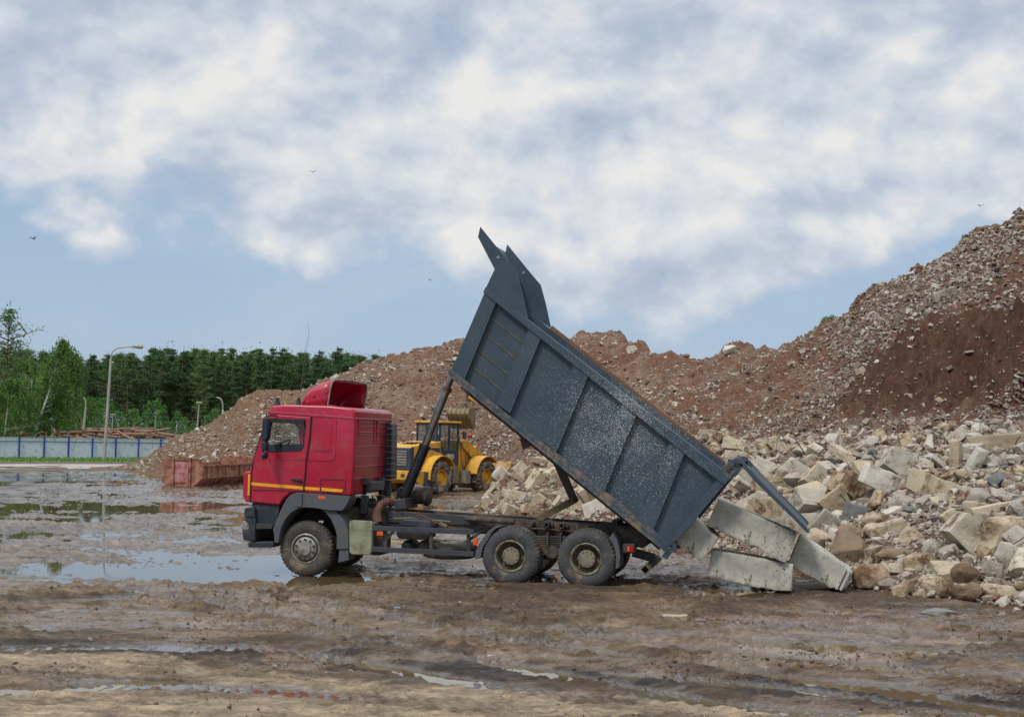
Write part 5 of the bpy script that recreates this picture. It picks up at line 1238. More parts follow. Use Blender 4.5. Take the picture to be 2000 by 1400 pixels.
lp_(MB().prism([(-1.0, .5), (-.98, 1.7), (-.5, 1.95), (.5, 1.75), (.85, 1.2), (.95, .75), (.75, .5), (.7, .75), (.55, 1.2), (.1, 1.45), (-.3, 1.42), (-.66, 1.2), (-.76, .72)], .45, 2.3), 'rear_body', 'lyel', bevel=.03)
lp_(MB().box(-1.02, -.72, .05, .35, .42, .98), 'rear_mud_box', 'ldark', bevel=.02)
lp_(MB().prism([(.8, .5), (.8, 1.25), (2.2, 1.25), (2.2, .5)], .8, 1.95), 'frame_joint', 'lyel', bevel=.03)
lp_(MB().box(.95, 1.3, .15, .6, .45, 1.2).box(1.9, 2.25, .15, .55, .42, 1.0), 'step_box', 'lgrill', bevel=.02)
lp_(MB().prism([(2.0, .6), (2.05, 1.5), (2.35, 2.35), (2.65, 2.35), (3.2, 1.7), (3.8, 1.2), (3.8, .6)], .85, 1.9), 'front_frame', 'lyel', bevel=.03)
for y0 in (.72, 1.85):
    lp_(MB().prism([(2.3, 2.28), (2.5, 2.42), (2.75, 2.35), (3.4, 1.95), (4.1, 1.6), (4.7, .95), (4.95, .5), (4.75, .4), (4.3, .95), (3.7, 1.25), (3.0, 1.6), (2.4, 2.05)], y0, y0+.14), 'lift_arm', 'lyel', bevel=.02)
lp_(MB().prism([(3.7, 1.3), (3.9, 2.0), (4.05, 2.1), (4.2, 2.0), (4.25, 1.3)], 1.2, 1.5), 'tilt_lever', 'lyel', bevel=.03)
lp_(MB().tube([(2.5, 1.35, 2.25), (4.0, 1.35, 2.0)], .07, 10), 'tilt_cylinder', 'steel_w')
lp_(MB().tube([(2.7, .9, 1.9), (3.1, .9, 2.5)], .035, 8), 'lamp_arm', 'ldark'); lp_(MB().box(3.02, 3.2, .8, 1.0, 2.45, 2.6), 'work_lamp', 'redlens', bevel=.03)
bk = [(4.7, .9), (4.65, .35), (4.9, .08), (5.9, .05), (5.9, .1), (5.0, .16), (4.8, .4), (4.84, 1.0), (5.15, 1.35), (5.1, 1.4)]
bo_ = lp_(MB().prism(bk, -.1, 2.85), 'bucket', 'lbucket', bevel=.01)
for y0 in (-.12, 2.82): lp_(MB().prism([(4.7, .9), (4.65, .35), (4.9, .08), (5.9, .06), (5.8, .35), (5.12, 1.36)], y0, y0+.04), 'bucket_side', 'lbucket', bo_)
# ------------------------------------------------------------------ excavator (mostly behind the dump body)
EY = 69.0; q = atY(908, 818, EY)
EF = Frame((q.x, q.y, 0), R(12)); ex_ = empty('excavator', (q.x, q.y, 0), R(12), label='excavator bucket and arm before the brown hill, the rest hidden by the dump body', cat='excavator')
def E(pts, y=0): return EF.xz(pts, y)
def ep(mb, name, mat, parent=ex_, **k): return mb.build(name, mat, parent, **k)
bc = EF.p(898, 797, -.1)
bke = empty('bucket', (bc.x, bc.y, bc.z), R(-32)); bke.parent = ex_
path_ = [(.55, 0), (-.12, 0), (-.24, -.12), (-.27, -.27), (-.2, -.42), (0, -.58), (.35, -.78), (.55, -1.0)]
def yzprism(pts, x0, x1):
    m = MB(); m.prism([(p[0], p[1]) for p in pts], x0, x1); m.v = [(b, a, c) for a, b, c in m.v]; return m
inn_p = [(p[0]+.05, p[1]-.04 if p[1] > -.5 else p[1]+.06) for p in path_]
yzprism(path_+inn_p[::-1], -.52, .52).build('bucket_shell', 'ebucket', bke, bevel=.015)
for x in (-.56, .52): yzprism([(.55, .02), (-.14, .02), (-.27, -.12), (-.3, -.27), (-.22, -.44), (0, -.61), (.35, -.82), (.56, -1.05), (.72, -.8), (.66, -.4)], x, x+.04).build('side_cutter', 'ebucket', bke, bevel=.01)
for x in (-.36, -.12, .12, .34): yzprism([(.4, .03), (-.16, .03), (-.3, -.12), (-.33, -.28), (-.24, -.46), (0, -.63), (0, -.58), (-.2, -.42), (-.27, -.27), (-.24, -.12), (-.12, .0), (.4, 0)], x, x+.035).build('wear_strip', 'ebucket', bke)
ep(MB().prism(E([(894, 797), (896, 786), (902, 784), (912, 786), (922, 784), (923, 797), (912, 797), (910, 790), (903, 790), (901, 797)]), -.2, .2), 'bucket_link', 'ebucket', bevel=.02)
ep(MB().prism(E([(913, 795), (911, 770), (914, 762), (922, 764), (925, 780), (922, 796)]), -.15, .15), 'arm_linkage', 'chassis', bevel=.02)
ep(MB().prism(E([(913, 778), (915, 758), (925, 764), (960, 700), (975, 690), (985, 700), (950, 760), (926, 786)]), -.18, .18), 'arm', 'lyel', bevel=.02)
ep(MB().tube([EF.p(911, 770, -.2), EF.p(914, 756, -.2), EF.p(950, 712, -.2)], [.05, .05, .09], 8), 'bucket_cylinder', 'steel_w')
ep(MB().prism(E([(965, 690), (985, 672), (1040, 700), (1090, 780), (1080, 800), (1060, 790), (1025, 730), (985, 705)], 0), -.22, .22), 'boom', 'lyel', bevel=.02)
ez = max(hill_z(1090, 69), 0)
ep(MB().prism(E([(1060, 780), (1062, 760), (1130, 758), (1135, 800), (1060, 805)]), -.9, 1.6), 'house', 'lyel', bevel=.06)
ep(MB().prism(E([(1048, 802), (1050, 765), (1056, 740), (1078, 738), (1080, 802)]), -.95, -.1), 'cab', 'ldark', bevel=.04)
for y0 in (-1.1, 1.1): ep(MB().prism(E([(1040, 826), (1044, 812), (1130, 808), (1140, 820), (1132, 838), (1050, 846)]), y0, y0+.6), 'track', 'chassis', bevel=.05)

# ------------------------------------------------------------------ skip containers
def skip(O, ang_, w, h, ln_, mat, label, s=1.0):
    e = empty('skip_container', O, ang_, label=label, cat='container')
    # local: x across, y along length (away)
    pr = [(0.12, .12), (0, .32), (0, h-.22), (.12, h-.04), (.3, h), (w-.3, h), (w-.12, h-.06), (w, h-.25), (w, .42), (w-.38, .1), (w-.42, .03), (.3, .03)]
    MB().prism(pr, 0, .06).build('end_panel', mat, e, bevel=.02)
    for x in (w*.30, w*.70):
        MB().box(x-.05, x+.05, -.07, .0, -.02, h+.01).build('end_post', mat, e, bevel=.01)
    MB().box(w*.30, w*.70, -.03, .0, h-.12, h).build('end_rail', mat, e, bevel=.01)
    MB().box(w*.34, w*.66, -.02, .0, .2, h-.2).build('end_hatch', 'skip_pink' if mat == 'skip' else mat, e, bevel=.01)
    MB().tube([(w*.45, -.03, h), (w*.47, -.05, h+.09), (w*.55, -.05, h+.07), (w*.58, -.03, h)], .03, 8).build('lift_eye', mat, e, smooth=True)
    top = h-.3
    for sgn in (0, 1):
        f = lambda x: w-x if sgn == 0 else x
        prf = [(f(.0), .42), (f(0), top), (f(.05), top), (f(.05), .42), (f(.42), .06), (f(.38), .03)]
        MB().prism(prf, .06, ln_).build('side_wall', mat, e)
        MB().prism([(f(-.05), top-.09), (f(-.05), top), (f(.06), top), (f(.06), top-.09)], .0, ln_).build('top_rail', mat, e, bevel=.01)
        m = MB(); k = .45
        while k < ln_: m.prism([(f(-.035), .40), (f(-.035), top-.09), (f(.01), top-.09), (f(.01), .42), (f(.4), .05), (f(.36), .0)], k, k+.07); k += .62
        m.build('rib', mat, e)
    MB().box(.35, w-.35, .06, ln_, .03, .08).build('floor', mat, e)
    MB().prism(pr, ln_-.06, ln_).build('far_panel', mat, e)
    for x in (w*.32, w*.64): MB().tube([(x, .1, .05), (x+.12, .1, .05)], .09, 12).build('roller', 'chassis', e)
    return e
M['skip_pink'] = simple('faded_pink_paint', (176, 128, 128), (160, 104, 98), 1.5, .7, .1, .2, 20, dirt=(150, 52, 40), dirt_amt=.35, dscale=3)
a = ground(313, 950); skip(a, R(-12), 2.02, 1.32, 6.5, 'skip', 'rusty pink roll off container with an octagonal end standing left of the truck cab')
a = ground(441, 922); e = skip((a.x, a.y, .0), R(-14), 3.0, 1.15, 5, 'skip2', 'red container with a brown arched end just visible behind the rusty pink one')
a = atY(455, 905, a.y-1.0)
MB().prism([(0, 0), (.35, .38), (.5, .45), (1.1, .42), (1.35, .2), (1.4, 0), (1.2, 0), (1.0, .25), (.5, .28), (.2, 0)], 0, .6).build('arch_plate', 'skip', None).location = (a.x-.05, a.y, a.z)
o = bpy.data.objects['arch_plate']; o.parent = e; bpy.context.view_layer.update(); o.location = Matrix.Rotation(R(14), 3, 'Z') @ (Vector((a.x, a.y, a.z))-e.location)

# ------------------------------------------------------------------ fence
fe = empty('fence', A0+nR*12.6, math.atan2(dR.y, dR.x), label='pale blue sheet metal fence with dark blue posts along the far road', cat='fence')
HF = 1.62; SPC = 1.9
nP = 0; x = -15.0
pts_v = []
m = MB(); xs = np.arange(-40, 30, .12)
for k in range(len(xs)-1):
    d0 = .015 if k % 2 else -.0; m.hexa([(xs[k], 0, .12), (xs[k+1], 0, .12), (xs[k+1], .02, .12), (xs[k], .02, .12)], [(xs[k], 0, HF), (xs[k+1], 0, HF), (xs[k+1], .02, HF), (xs[k], .02, HF)])
m2 = MB()
for k in range(0, len(xs)-1, 2): m2.box(xs[k], xs[k]+.05, -.012, .0, .13, HF-.01)
fp = m.build('sheet_panel', 'fence', fe); m2.build('corrugation', 'fence', fp)
M['fencerail'] = simple('grey_blue_rail', (104, 122, 142), (96, 112, 132), 1, .6, 0, 0)  # grey-blue colour of the rail running along the fence
MB().box(-40, 30, -.05, -.013, HF-.30, HF-.25).build('rail', 'fencerail', fe)
MB().box(-40, 30, -.05, .03, HF, HF+.02).build('cap', 'fence', fe)
for k in range(28):
    x = -22+k*SPC; MB().box(x-.055, x+.055, -.11, -.05, .1, HF+.03).build('post', 'fenceblue', fe)
# razor wire on posts behind left part of the fence
m = MB(); b0 = A0+nR*14.5
pts = []
for k in range(260):
    t = k*.35; pts.append(b0+dR*(-14+k*.09)+Vector((0, 0, 1.75+.3*math.sin(t)))+nR*.3*math.cos(t))
tag(m.tube(pts, .012, 4).build('razor_wire', 'steel_w'), 'coiled razor wire stretched along the top behind the pale fence', 'wire')
# ------------------------------------------------------------------ lamps
def lamp(name, u0_, v0_, u1_, v1_, Y, label, head, r=.08, arm=None, mat='galv'):
    b = atY(u0_, v0_, Y); t = atY(u1_, v1_, Y); b2 = Vector((b.x, b.y, b.z))
    e = empty(name, b2, 0, label=label, cat='lamp post')
    t = t-b2
    if arm:
        au, av = arm; h = atY(au, av, Y)-b2
        MB().tube([(0, 0, 0), t*.75, t], [r, r*.8, r*.65], 10).build('pole', mat, e, smooth=True)
        d = h-t; pth = [t, t+Vector((d.x*.04, 0, d.z*.45)), t+Vector((d.x*.16, 0, d.z*.72)), t+Vector((d.x*.35, 0, d.z*.88)), t+Vector((d.x*.65, 0, d.z*.96)), h]
        MB().tube(pth, r*.45, 8).build('arm', mat, e, smooth=True)
        if head: MB().tube([h, h+Vector((.18, 0, .05)), h+Vector((.5, 0, .03)), h+Vector((.72, 0, -.02)), h+Vector((.8, 0, -.06))], [.06, .15, .19, .15, .05], 10).build('lamp_head', mat, e, smooth=True)
    else:
        MB().tube([(0, 0, 0), t], [r, r*.6], 10).build('pole', mat, e, smooth=True)
        if head: MB().box(t.x-.26, t.x+.26, -.15, .15, t.z-.03, t.z+.09).build('lamp_head', mat, e, bevel=.05)
lamp('street_lamp', 203.5, 898, 216.5, 700, 103, 'tall pale street lamp with a curved arm standing before the fence', True, .12, (258, 677))
lamp('street_lamp', 137, 830, 146, 770, 140, 'thin leaning lamp pole with a flat head right of the birch', True, .07)
lamp('street_lamp', 163, 838, 167.5, 795, 135, 'short concrete lamp post with a curved bare arm behind the log piles', False, .13, (156, 774))
lamp('street_lamp', 219, 838, 220.5, 810, 160, 'smallest lamp pole with a flat head just right of the tall street lamp', True, .06)
lamp('street_lamp', 384, 848, 389, 787, 125, 'pale pole with a flat lamp head between the log piles and the left slope', True, .08)
lamp('street_lamp', 436, 810, 435, 800, 118, 'curved lamp arm peeking over the left rubble slope', False, .12, (423, 776))
a = atY(159, 840, 138); e = empty('wooden_prop_post', a, 0, label='short pale post with a leaning prop next to the short concrete lamp post', cat='post')
MB().tube([(0, 0, 0), (0, 0, 1.2)], .14, 8).build('post', 'clay', e); MB().tube([(-.4, 0, 0), (-.05, 0, .8)], .08, 8).build('prop', 'clay', e)
for dz, lab in ((0, 'upper thin overhead wire in front of the forest'), (2.0, 'lower thin overhead wire in front of the forest')):
    a = atY(170, 803, 135); b = atY(470, 812, 150); pts = [a.lerp(b, k/12)+Vector((0, 0, -dz*.5-.8*math.sin(k/12*math.pi))) for k in range(13)]
    tag(MB().tube(pts, .018, 4).build('overhead_wire', 'steel_w'), lab, 'wire')
# ------------------------------------------------------------------ logs
lg = []
def mk_log(mat):
    m = MB(); m.tube([(0, 0, 0), (1, .006, .004), (2.0, -.006, 0), (3.0, 0, 0)], [.5, .47, .45, .42], 12, caps=False); o = m.build('log', mat, None, smooth=True)
    e1 = MB().add([(0, .5*math.cos(k*math.pi/6), .5*math.sin(k*math.pi/6)) for k in range(12)]+[(3, .42*math.cos(k*math.pi/6), .42*math.sin(k*math.pi/6)) for k in range(12)], [tuple(range(12)), tuple(range(12, 24))]).build('cut_end', 'logend', o)
    return o, e1
pro = [mk_log('log'), mk_log('log2')]
first = [True, True]
def put_log(u, v, Y, ln_, r, rz, ry, label, group):
    k = random.choice([0, 0, 1]); o, e1 = pro[k]
    if first[k]: first[k] = False
    else:
        o2 = o.copy(); e2 = e1.copy(); C.objects.link(o2); C.objects.link(e2); e2.parent = o2; o = o2
    o.location = atY(u, v, Y); o.scale = (ln_/3, r*2, r*2); o.rotation_euler = (0, ry, rz); tag(o, label, 'log', group)
for k in range(220):
    u = random.uniform(140, 335); tvv = np.interp(u, [140, 175, 190, 215, 235, 262, 300, 340], [842, 836, 834, 838, 838, 834, 842, 851]); v = random.uniform(tvv, 862)
    put_log(u, v+1, random.uniform(118, 128), random.uniform(1.2, 2.6), random.uniform(.06, .14), random.gauss(0.3, .8), random.gauss(.06, .12), 'brown log lying in the long heap behind the fence right of the birch', 'logs heaped right of the birch')
for k in range(60):
    u = random.uniform(-30, 140); v = random.uniform(841, 858)
    put_log(u, v, random.uniform(122, 130), random.uniform(2, 4), random.uniform(.1, .2), random.gauss(1.0, .4), random.gauss(.0, .1), 'log in the low pile behind the left end of the fence', 'logs piled at the left end of the fence')
a = atY(186, 832, 117); 
# ------------------------------------------------------------------ trees
def leafset(cent, rad, n, size, flat=1.0, drop=0.0):
    P = np.array(cent)[None]+RNG.normal(0, 1, (n, 3))*np.array(rad)[None]*.5
    d1 = RNG.normal(0, 1, (n, 3)); d1 /= np.linalg.norm(d1, axis=1)[:, None]; d2 = RNG.normal(0, 1, (n, 3)); d2[:, 2] *= flat; d2 -= d1*(d1*d2).sum(1)[:, None]; d2 /= np.linalg.norm(d2, axis=1)[:, None]
    if drop: d1 = d1*(1-drop)+np.array([0, 0, -1])*drop
    s = size*RNG.uniform(.6, 1.3, (n, 1))
    return np.stack([P-d1*s*.5-d2*s*.22, P-d1*s*.1+d2*s*.28, P+d1*s*.6, P-d1*s*.1-d2*s*.34], 1)
def tri_mesh(name, quads, mat):
    V = quads.reshape(-1, 3); me_o = np_mesh(name, V, np.arange(len(V)).reshape(-1, 4), mat, smooth=False); return me_o
def pine_proto(H, cr, start, seed, dense=1.0, mat='needle', lsz=.42):
    rs = np.random.RandomState(seed); random.seed(seed)
    tr = MB().tube([(0, 0, -.5), (rs.normal(0, .1), rs.normal(0, .1), H*.5), (rs.normal(0, .15), 0, H*.97)], [H*.011, H*.008, H*.002], 7)
    Q = []; br = MB(); z = H*start
    while z < H*.985:
        t = (z/H-start)/(1-start); wdt = cr*(np.sin(min(1, t*1.25+.22)*math.pi*.5 if t < .5 else (1-t)*math.pi*.5+.0)**.8)*rs.uniform(.65, 1.15)
        if t > .5: wdt = cr*((1-t)/.5)**.85*rs.uniform(.5, 1.4)
        nb = rs.randint(3, 6)
        for b in range(nb):
            a = rs.uniform(0, 6.283); ll = max(.3, wdt*rs.uniform(.6, 1.1)); tip = np.array([math.cos(a)*ll, math.sin(a)*ll, z+ll*(.15+.35*t)])
            br.tube([(0, 0, z), tuple(tip)], [.05, .015], 4, caps=False)
            for s_ in (.45, .7, .95):
                c = np.array([0, 0, z])*(1-s_)+tip*s_; Q.append(leafset(c, (.62, .62, .26), int(20*dense), lsz*.68, .6))
        z += H*.035*rs.uniform(.7, 1.3)
    Q.append(leafset((0, 0, H*.97), (.22, .22, 1.2), 16, lsz*.7)); Q = np.concatenate(Q)
    return tr, br, Q, mat
def tree_from(proto, name, loc, sc_, rz, label, group, cat='tree', cache={}):
    key = id(proto)
    if key not in cache:
        tr, br, Q, mat = proto; tr.add(br.v, br.f)
        e = empty(name, loc, rz); t = tr.build('trunk', 'pinebark' if 'needle' in mat else 'birchbark', e, smooth=True)
        c = tri_mesh('crown', Q, mat); c.parent = e
        cache[key] = e; r = e
    else:
        src = cache[key]; r = src.copy(); C.objects.link(r)
        for ch in src.children:
            c = ch.copy(); C.objects.link(c); c.parent = r
            for g_ in ch.children: d = g_.copy(); C.objects.link(d); d.parent = c
    r.location = loc; r.rotation_euler = (0, 0, rz); r.scale = (sc_, sc_, sc_)
    return tag(r, label, cat, group)
protos = [pine_proto(18, 2.9, .42, 1, mat='needle'), pine_proto(18, 3.2, .34, 2, mat='needle2'), pine_proto(18, 2.5, .28, 3, mat='needle'), pine_proto(18, 2.9, .5, 4, mat='needle2'), pine_proto(18, 2.0, .12, 5, mat='needle'), pine_proto(18, 2.3, .05, 6, mat='needle2')]
random.seed(5)
def treetop(u): return np.interp(u, [-200, 0, 60, 150, 250, 290, 330, 400, 430, 480, 560, 610, 650, 700, 760], [690, 690, 688, 702, 694, 688, 682, 690, 684, 688, 692, 700, 690, 694, 705])
for row, (Y, st_p) in enumerate(((235, 15.5), (243, 15), (252, 14.5), (262, 17), (275, 20))):
    u = -190+row*6
    while u < 800:
        uu = u+random.uniform(-7, 7); base = atY(uu, 845, Y); top = atY(uu, treetop(uu)+abs(random.gauss(0, 17))+row*1.5-11, Y+0)
        h = top.z; tree_from(random.choice(protos[:5] if row < 3 else protos[4:]), 'pine_tree', (base.x, Y+random.uniform(-3, 3), 0), h/18, random.uniform(0, 6.28), 'dark green pine of the dense forest behind the log heaps', 'pines of the forest edge')
        u += st_p*random.uniform(.75, 1.3)
# young broadleaf trees before the forest
def bush_proto(H, w, seed, n=900, mat='leaf2', lsz=.35):
    rs = np.random.RandomState(seed); tr = MB().tube([(0, 0, -.3), (.05, 0, H*.5), (0, .05, H*.85)], [H*.015, H*.01, .01], 6); br = MB(); Q = []
    for k in range(int(n/22)):
        a = rs.uniform(0, 6.283); z = H*rs.uniform(.12, 1)**.8; rr = w*(1-abs(z/H-.4)**1.4*1.6)*rs.uniform(.3, 1); rr = max(rr, .1)
        c = (rr*math.cos(a), rr*math.sin(a), z); br.tube([(0, 0, z*.7), c], [.03, .01], 3, caps=False); Q.append(leafset(c, (.5, .5, .45), 22, lsz))
    return tr, br, np.concatenate(Q), mat
bp_ = [bush_proto(6, 1.9, 11), bush_proto(6, 1.5, 12), bush_proto(6, 2.2, 13, 1100)]
for k, (u, vt, Y) in enumerate([(165, 805, 205), (190, 785, 210), (205, 778, 215), (232, 800, 200), (262, 800, 200), (286, 805, 195), (305, 778, 212), (318, 800, 200), (346, 805, 200), (362, 815, 190), (405, 812, 190), (330, 826, 180), (150, 812, 195), (380, 826, 180), (245, 822, 185), (280, 826, 180), (310, 830, 176), (420, 800, 205), (470, 790, 215), (178, 825, 180), (212, 828, 180), (450, 815, 200)]):
    p = atY(u, vt, Y); tree_from(bp_[k % 3], 'young_tree', (p.x, Y, 0), max(p.z, 2)/6, k*1.3, 'small light green broadleaf tree in front of the dark pines', 'young trees before the forest')
# birch with weeping crown
def birch_proto(H, w, seed, lean=0.0, back=0.0, n=7000, mat='leaf', weep=1.0, c0=.25):
    rs = np.random.RandomState(seed); pth = [(0, 0, -.3), (lean*.35, 0, H*.25), (lean*.7, 0, H*.5), (lean, .1, H*.8), (lean*1.05, 0, H*.97)]
    tr = MB().tube(pth, [H*.014, H*.011, H*.008, H*.005, .01], 8); br = MB(); Q = []
    def axis(z): return np.interp(z, [p[2] for p in pth], [p[0] for p in pth])
    ns = int(n/26)
    for k in range(ns):
        z = H*(c0+(1-c0)*rs.uniform(0, 1)**.85); t = (z/H-c0)/(1-c0); rr = w*math.sqrt(max(.03, 1-(2*t-.95)**2))*rs.uniform(.15, 1)**.6; a = rs.uniform(0, 6.283)
        x0 = axis(z); yv = rr*math.sin(a)+back*(1-z/H)**.7
        if back and z/H < .62 and abs(rr*math.cos(a)+.35) < .9: yv = abs(rr*math.sin(a))+.35
        p = np.array([x0+.35+rr*math.cos(a), yv, z])
        if k % 9 == 0: br.tube([(axis(z*.85), 0, z*.85), tuple(p)], [.022, .006], 3, caps=False)
        ll = rs.uniform(.5, 1.7)*weep; m_ = 26
        s = rs.uniform(0, 1, (m_, 1)); P = p+np.array([math.cos(a)*.12, math.sin(a)*.12, -ll])*s+RNG.normal(0, .10, (m_, 3))
        for q in range(1): Q.append(np.concatenate([leafset(pp, (.12, .12, .1), 1, .24, 1, .5) for pp in P]))
    return tr, br, np.concatenate(Q), mat
p = atY(52, 852, 120); tp_ = atY(115, 662, 120)
bpx = birch_proto(tp_.z, 2.0, 21, lean=2.3, n=12000, back=1.9)
tree_from(bpx, 'birch_tree', (p.x, 120, 0), 1, 0, 'weeping birch with a leaning white trunk behind the left part of the fence', None)
b3 = birch_proto(6, 2.4, 23, lean=.3, n=7000, weep=.7, c0=.05)
for (u, vt, Y, s_, lab) in ((12, 738, 118, 1, 'low bright green weeping tree at the far left edge'), (150, 760, 150, 1, 'bushy dark green tree tucked behind the right side of the birch'), (72, 700, 136, 1, 'leafy green tree filling the gap behind the birch trunk')):
    q_ = atY(u, vt, Y); tree_from(b3, 'leafy_tree', (q_.x, Y, 0), q_.z/6, u, lab, None)
pp = pine_proto(12, 2.9, .25, 31, .55, 'needle', .3)
p = atY(18, 606, 122); tree_from(pp, 'pine_tree', (p.x, 122, 0), p.z/12, .6, 'tall open pine rising above everything at the far left edge', None)
p = atY(-30, 650, 128); tree_from(pp, 'pine_tree', (p.x, 128, 0), p.z/12, 2.6, 'second tall pine cut off by the left edge', None)
# shrub on the right ridge
sh = bush_proto(1, .55, 41, 900, 'leaf', .09)
def shrub_q(seed, n): 
    rs = np.random.RandomState(seed); Q = [leafset((rs.normal(0, .3), rs.normal(0, .3), rs.uniform(.05, .6)), (.18, .18, .18), 20, .1) for k in range(n)]; return np.concatenate(Q)
for (u, v, s_, lab) in ((1652, 606, 1.0, 'green shrub growing on the ridge of the right hill'), (1618, 628, .6, 'low green tuft left of the ridge shrub'), (1872, 500, .35, 'tiny green tuft high on the right hill')):
    p = ray_hit(u, v+8, 30)
    if p is None: continue
    e = empty('shrub', p, 0, label=lab, cat='shrub'); c = tri_mesh('foliage', shrub_q(int(u), 40)*s_*np.array([1, 1, 1.0]), 'leaf'); c.parent = e
    MB().tube([(0, 0, -.2), (0, 0, .3*s_)], .02, 5).build('stem', 'pinebark', e)
# rebar / roots
wires = [((1542, 655), (1541, 640), (1544, 632), 'thin dark rod standing on the ridge before the right hill'), ((1731, 548), (1735, 520), (1744, 506), 'tall bent wire sticking up from the right hill slope'), ((1740, 532), (1746, 515), (1744, 510), 'short wire beside the tall bent wire'),
         ((1778, 515), (1768, 505), (1760, 501), 'dark curved bar jutting from the right hill slope'), ((1978, 424), (1979, 414), (1980, 411), 'short rusty rod on top of the right hill'), ((1222, 648), (1234, 652), (1240, 664), 'thin curved wire at the edge of the middle ridge'),
         ((1862, 700), (1850, 745), (1840, 790), 'long thin root hanging down the bare dirt face'), ((1872, 690), (1866, 670), (1864, 640), 'short pale root under the overhang'), ((1985, 660), (1990, 700), (1986, 720), 'root dangling at the right edge of the dirt face'),
         ((1940, 790), (1950, 760), (1948, 735), 'thin tan root low on the dirt face'), ((1655, 990), (1650, 975), (1640, 965), 'thin wire poking out between the heap blocks'), ((1560, 700), (1600, 712), (1650, 716), 'reddish rod lying on the debris slope')]
for (a, b, c, lab) in wires:
    hit = ray_hit(a[0], a[1]+4, 24)
    if hit is None: continue
    Y = hit.y-.15; pts = [atY(*a, Y)+Vector((0, .3, -.15)), atY(*a, Y), atY(*b, Y-.05), atY(*c, Y-.1)]
    tag(MB().tube(pts, .022*Y/50, 6).build('bent_rod', 'rebar', smooth=True), lab, 'rod')
for k in range(34):
    on_heap = k < 16
    while True:
        u = random.uniform(1440, 1990) if on_heap else random.uniform(1560, 1990); v = random.uniform(870, 1120) if on_heap else random.uniform(540, 820)
        hit = ray_hit(u, v, 23)
        if hit is not None and hit.z > .3: break
    ln_ = random.uniform(.35, .9); a_ = random.uniform(0, 6.28); el_ = random.uniform(-.2, .8)
    d_ = Vector((math.cos(a_)*math.cos(el_), -abs(math.sin(a_))*math.cos(el_)*.7, math.sin(el_))); b_ = Vector((random.gauss(0, .04), 0, random.gauss(0, .05)))
    p_ = hit+Vector((0, -.1, .12))
    tag(MB().tube([p_, p_+d_*ln_*.35+b_*.5, p_+d_*ln_*.7+b_, p_+d_*ln_], random.choice([.008, .012, .018])*hit.y/45, 6).build('rusty_rod', random.choice(['rebar', 'log', 'rebar']), smooth=True), 'thin rod or root among the stones of the right hand heap' if on_heap else 'thin rod or root sticking from the right hillside', 'rod', 'rods among the heap stones' if on_heap else 'rods and roots of the hillside')
# birds
for (u, v, Y, s_, lab) in ((65, 467, 60, .8, 'dark bird flying over the left trees, highest on the left'), (611, 337, 60, .6, 'dark bird gliding high above the truck cab'), (335, 668, 90, .8, 'small pale bird just above the forest'), (840, 548, 60, .4, 'tiny bird left of the raised canopy'), (400, 683, 90, .6, 'tiny dark bird at the forest treetops'), (1915, 403, 60, .6, 'small bird above the top of the right hill')):
    p = atY(u, v, Y); m = MB(); s_ *= .55; w_ = s_*.6
    m.tube([(0, -.25*s_, 0), (0, 0, .02), (0, .3*s_, 0)], [.02*s_, .06*s_, .01], 6)
    for sg in (-1, 1): m.add([(0, -.1*s_, .02), (sg*w_*.45, -.02, .22*s_), (sg*w_, .1*s_, .08*s_), (sg*w_*.45, .12*s_, .2*s_), (0, .12*s_, .02), (sg*w_*.45, .05, .19*s_)], [(0, 1, 5), (1, 2, 5), (2, 3, 5), (3, 4, 5), (4, 0, 5)])
    o = m.build('bird', 'bird'); o.location = p; o.rotation_euler = (0, 0, random.uniform(-.6, .6)); tag(o, lab, 'bird')

# ------------------------------------------------------------------ world
SUN_EL, SUN_AZ = 52, -142      # azimuth measured from +Y clockwise (towards +X)
w = bpy.data.worlds.new('World'); sc.world = w; w.use_nodes = True; nt = w.node_tree
class WN(NT):
    def __init__(s): s.t = nt; s.tc = s.n('ShaderNodeTexCoord')
wn = WN(); bg = nt.nodes['Background']
sky = wn.n('ShaderNodeTexSky'); sky.sky_type = 'NISHITA'; sky.sun_disc = False; sky.sun_elevation = R(SUN_EL); sky.sun_rotation = R(SUN_AZ); sky.air_density = 1.0; sky.dust_density = 1.5; sky.ozone_density = 1.5
sp = wn.n('ShaderNodeSeparateXYZ'); wn.l(wn.tc.outputs['Generated'], sp.inputs[0])
az = wn.math('ARCTAN2', sp.outputs[0], sp.outputs[1]); el = wn.math('ARCSINE', sp.outputs[2])
def comb(x, y, z=0.0):
    c = wn.n('ShaderNodeCombineXYZ')
    for i, v in enumerate((x, y, z)):
        if isinstance(v, (int, float)): c.inputs[i].default_value = v
        else: wn.l(v, c.inputs[i])
    return c.outputs[0]
azs = wn.math('MULTIPLY_ADD', az, 1/.8, .5)
def curve(pts):
    fc = wn.n('ShaderNodeFloatCurve'); wn.l(azs, fc.inputs['Value']); c = fc.mapping.curves[0]
    P_ = [((math.atan((u-1000)/F))/.8+.5, (hor(u)-v)/F) for u, v in pts]
    c.points[0].location = P_[0]; c.points[1].location = P_[-1]
    for p in P_[1:-1]: c.points.new(*p)
    fc.mapping.update(); return fc.outputs[0]
low = curve([(0, 325), (200, 372), (320, 365), (480, 425), (700, 432), (830, 400), (920, 470), (1050, 500), (1200, 545), (1430, 560), (1560, 480), (1640, 470), (1800, 440), (2000, 440)])
V0 = comb(az, el, .0)
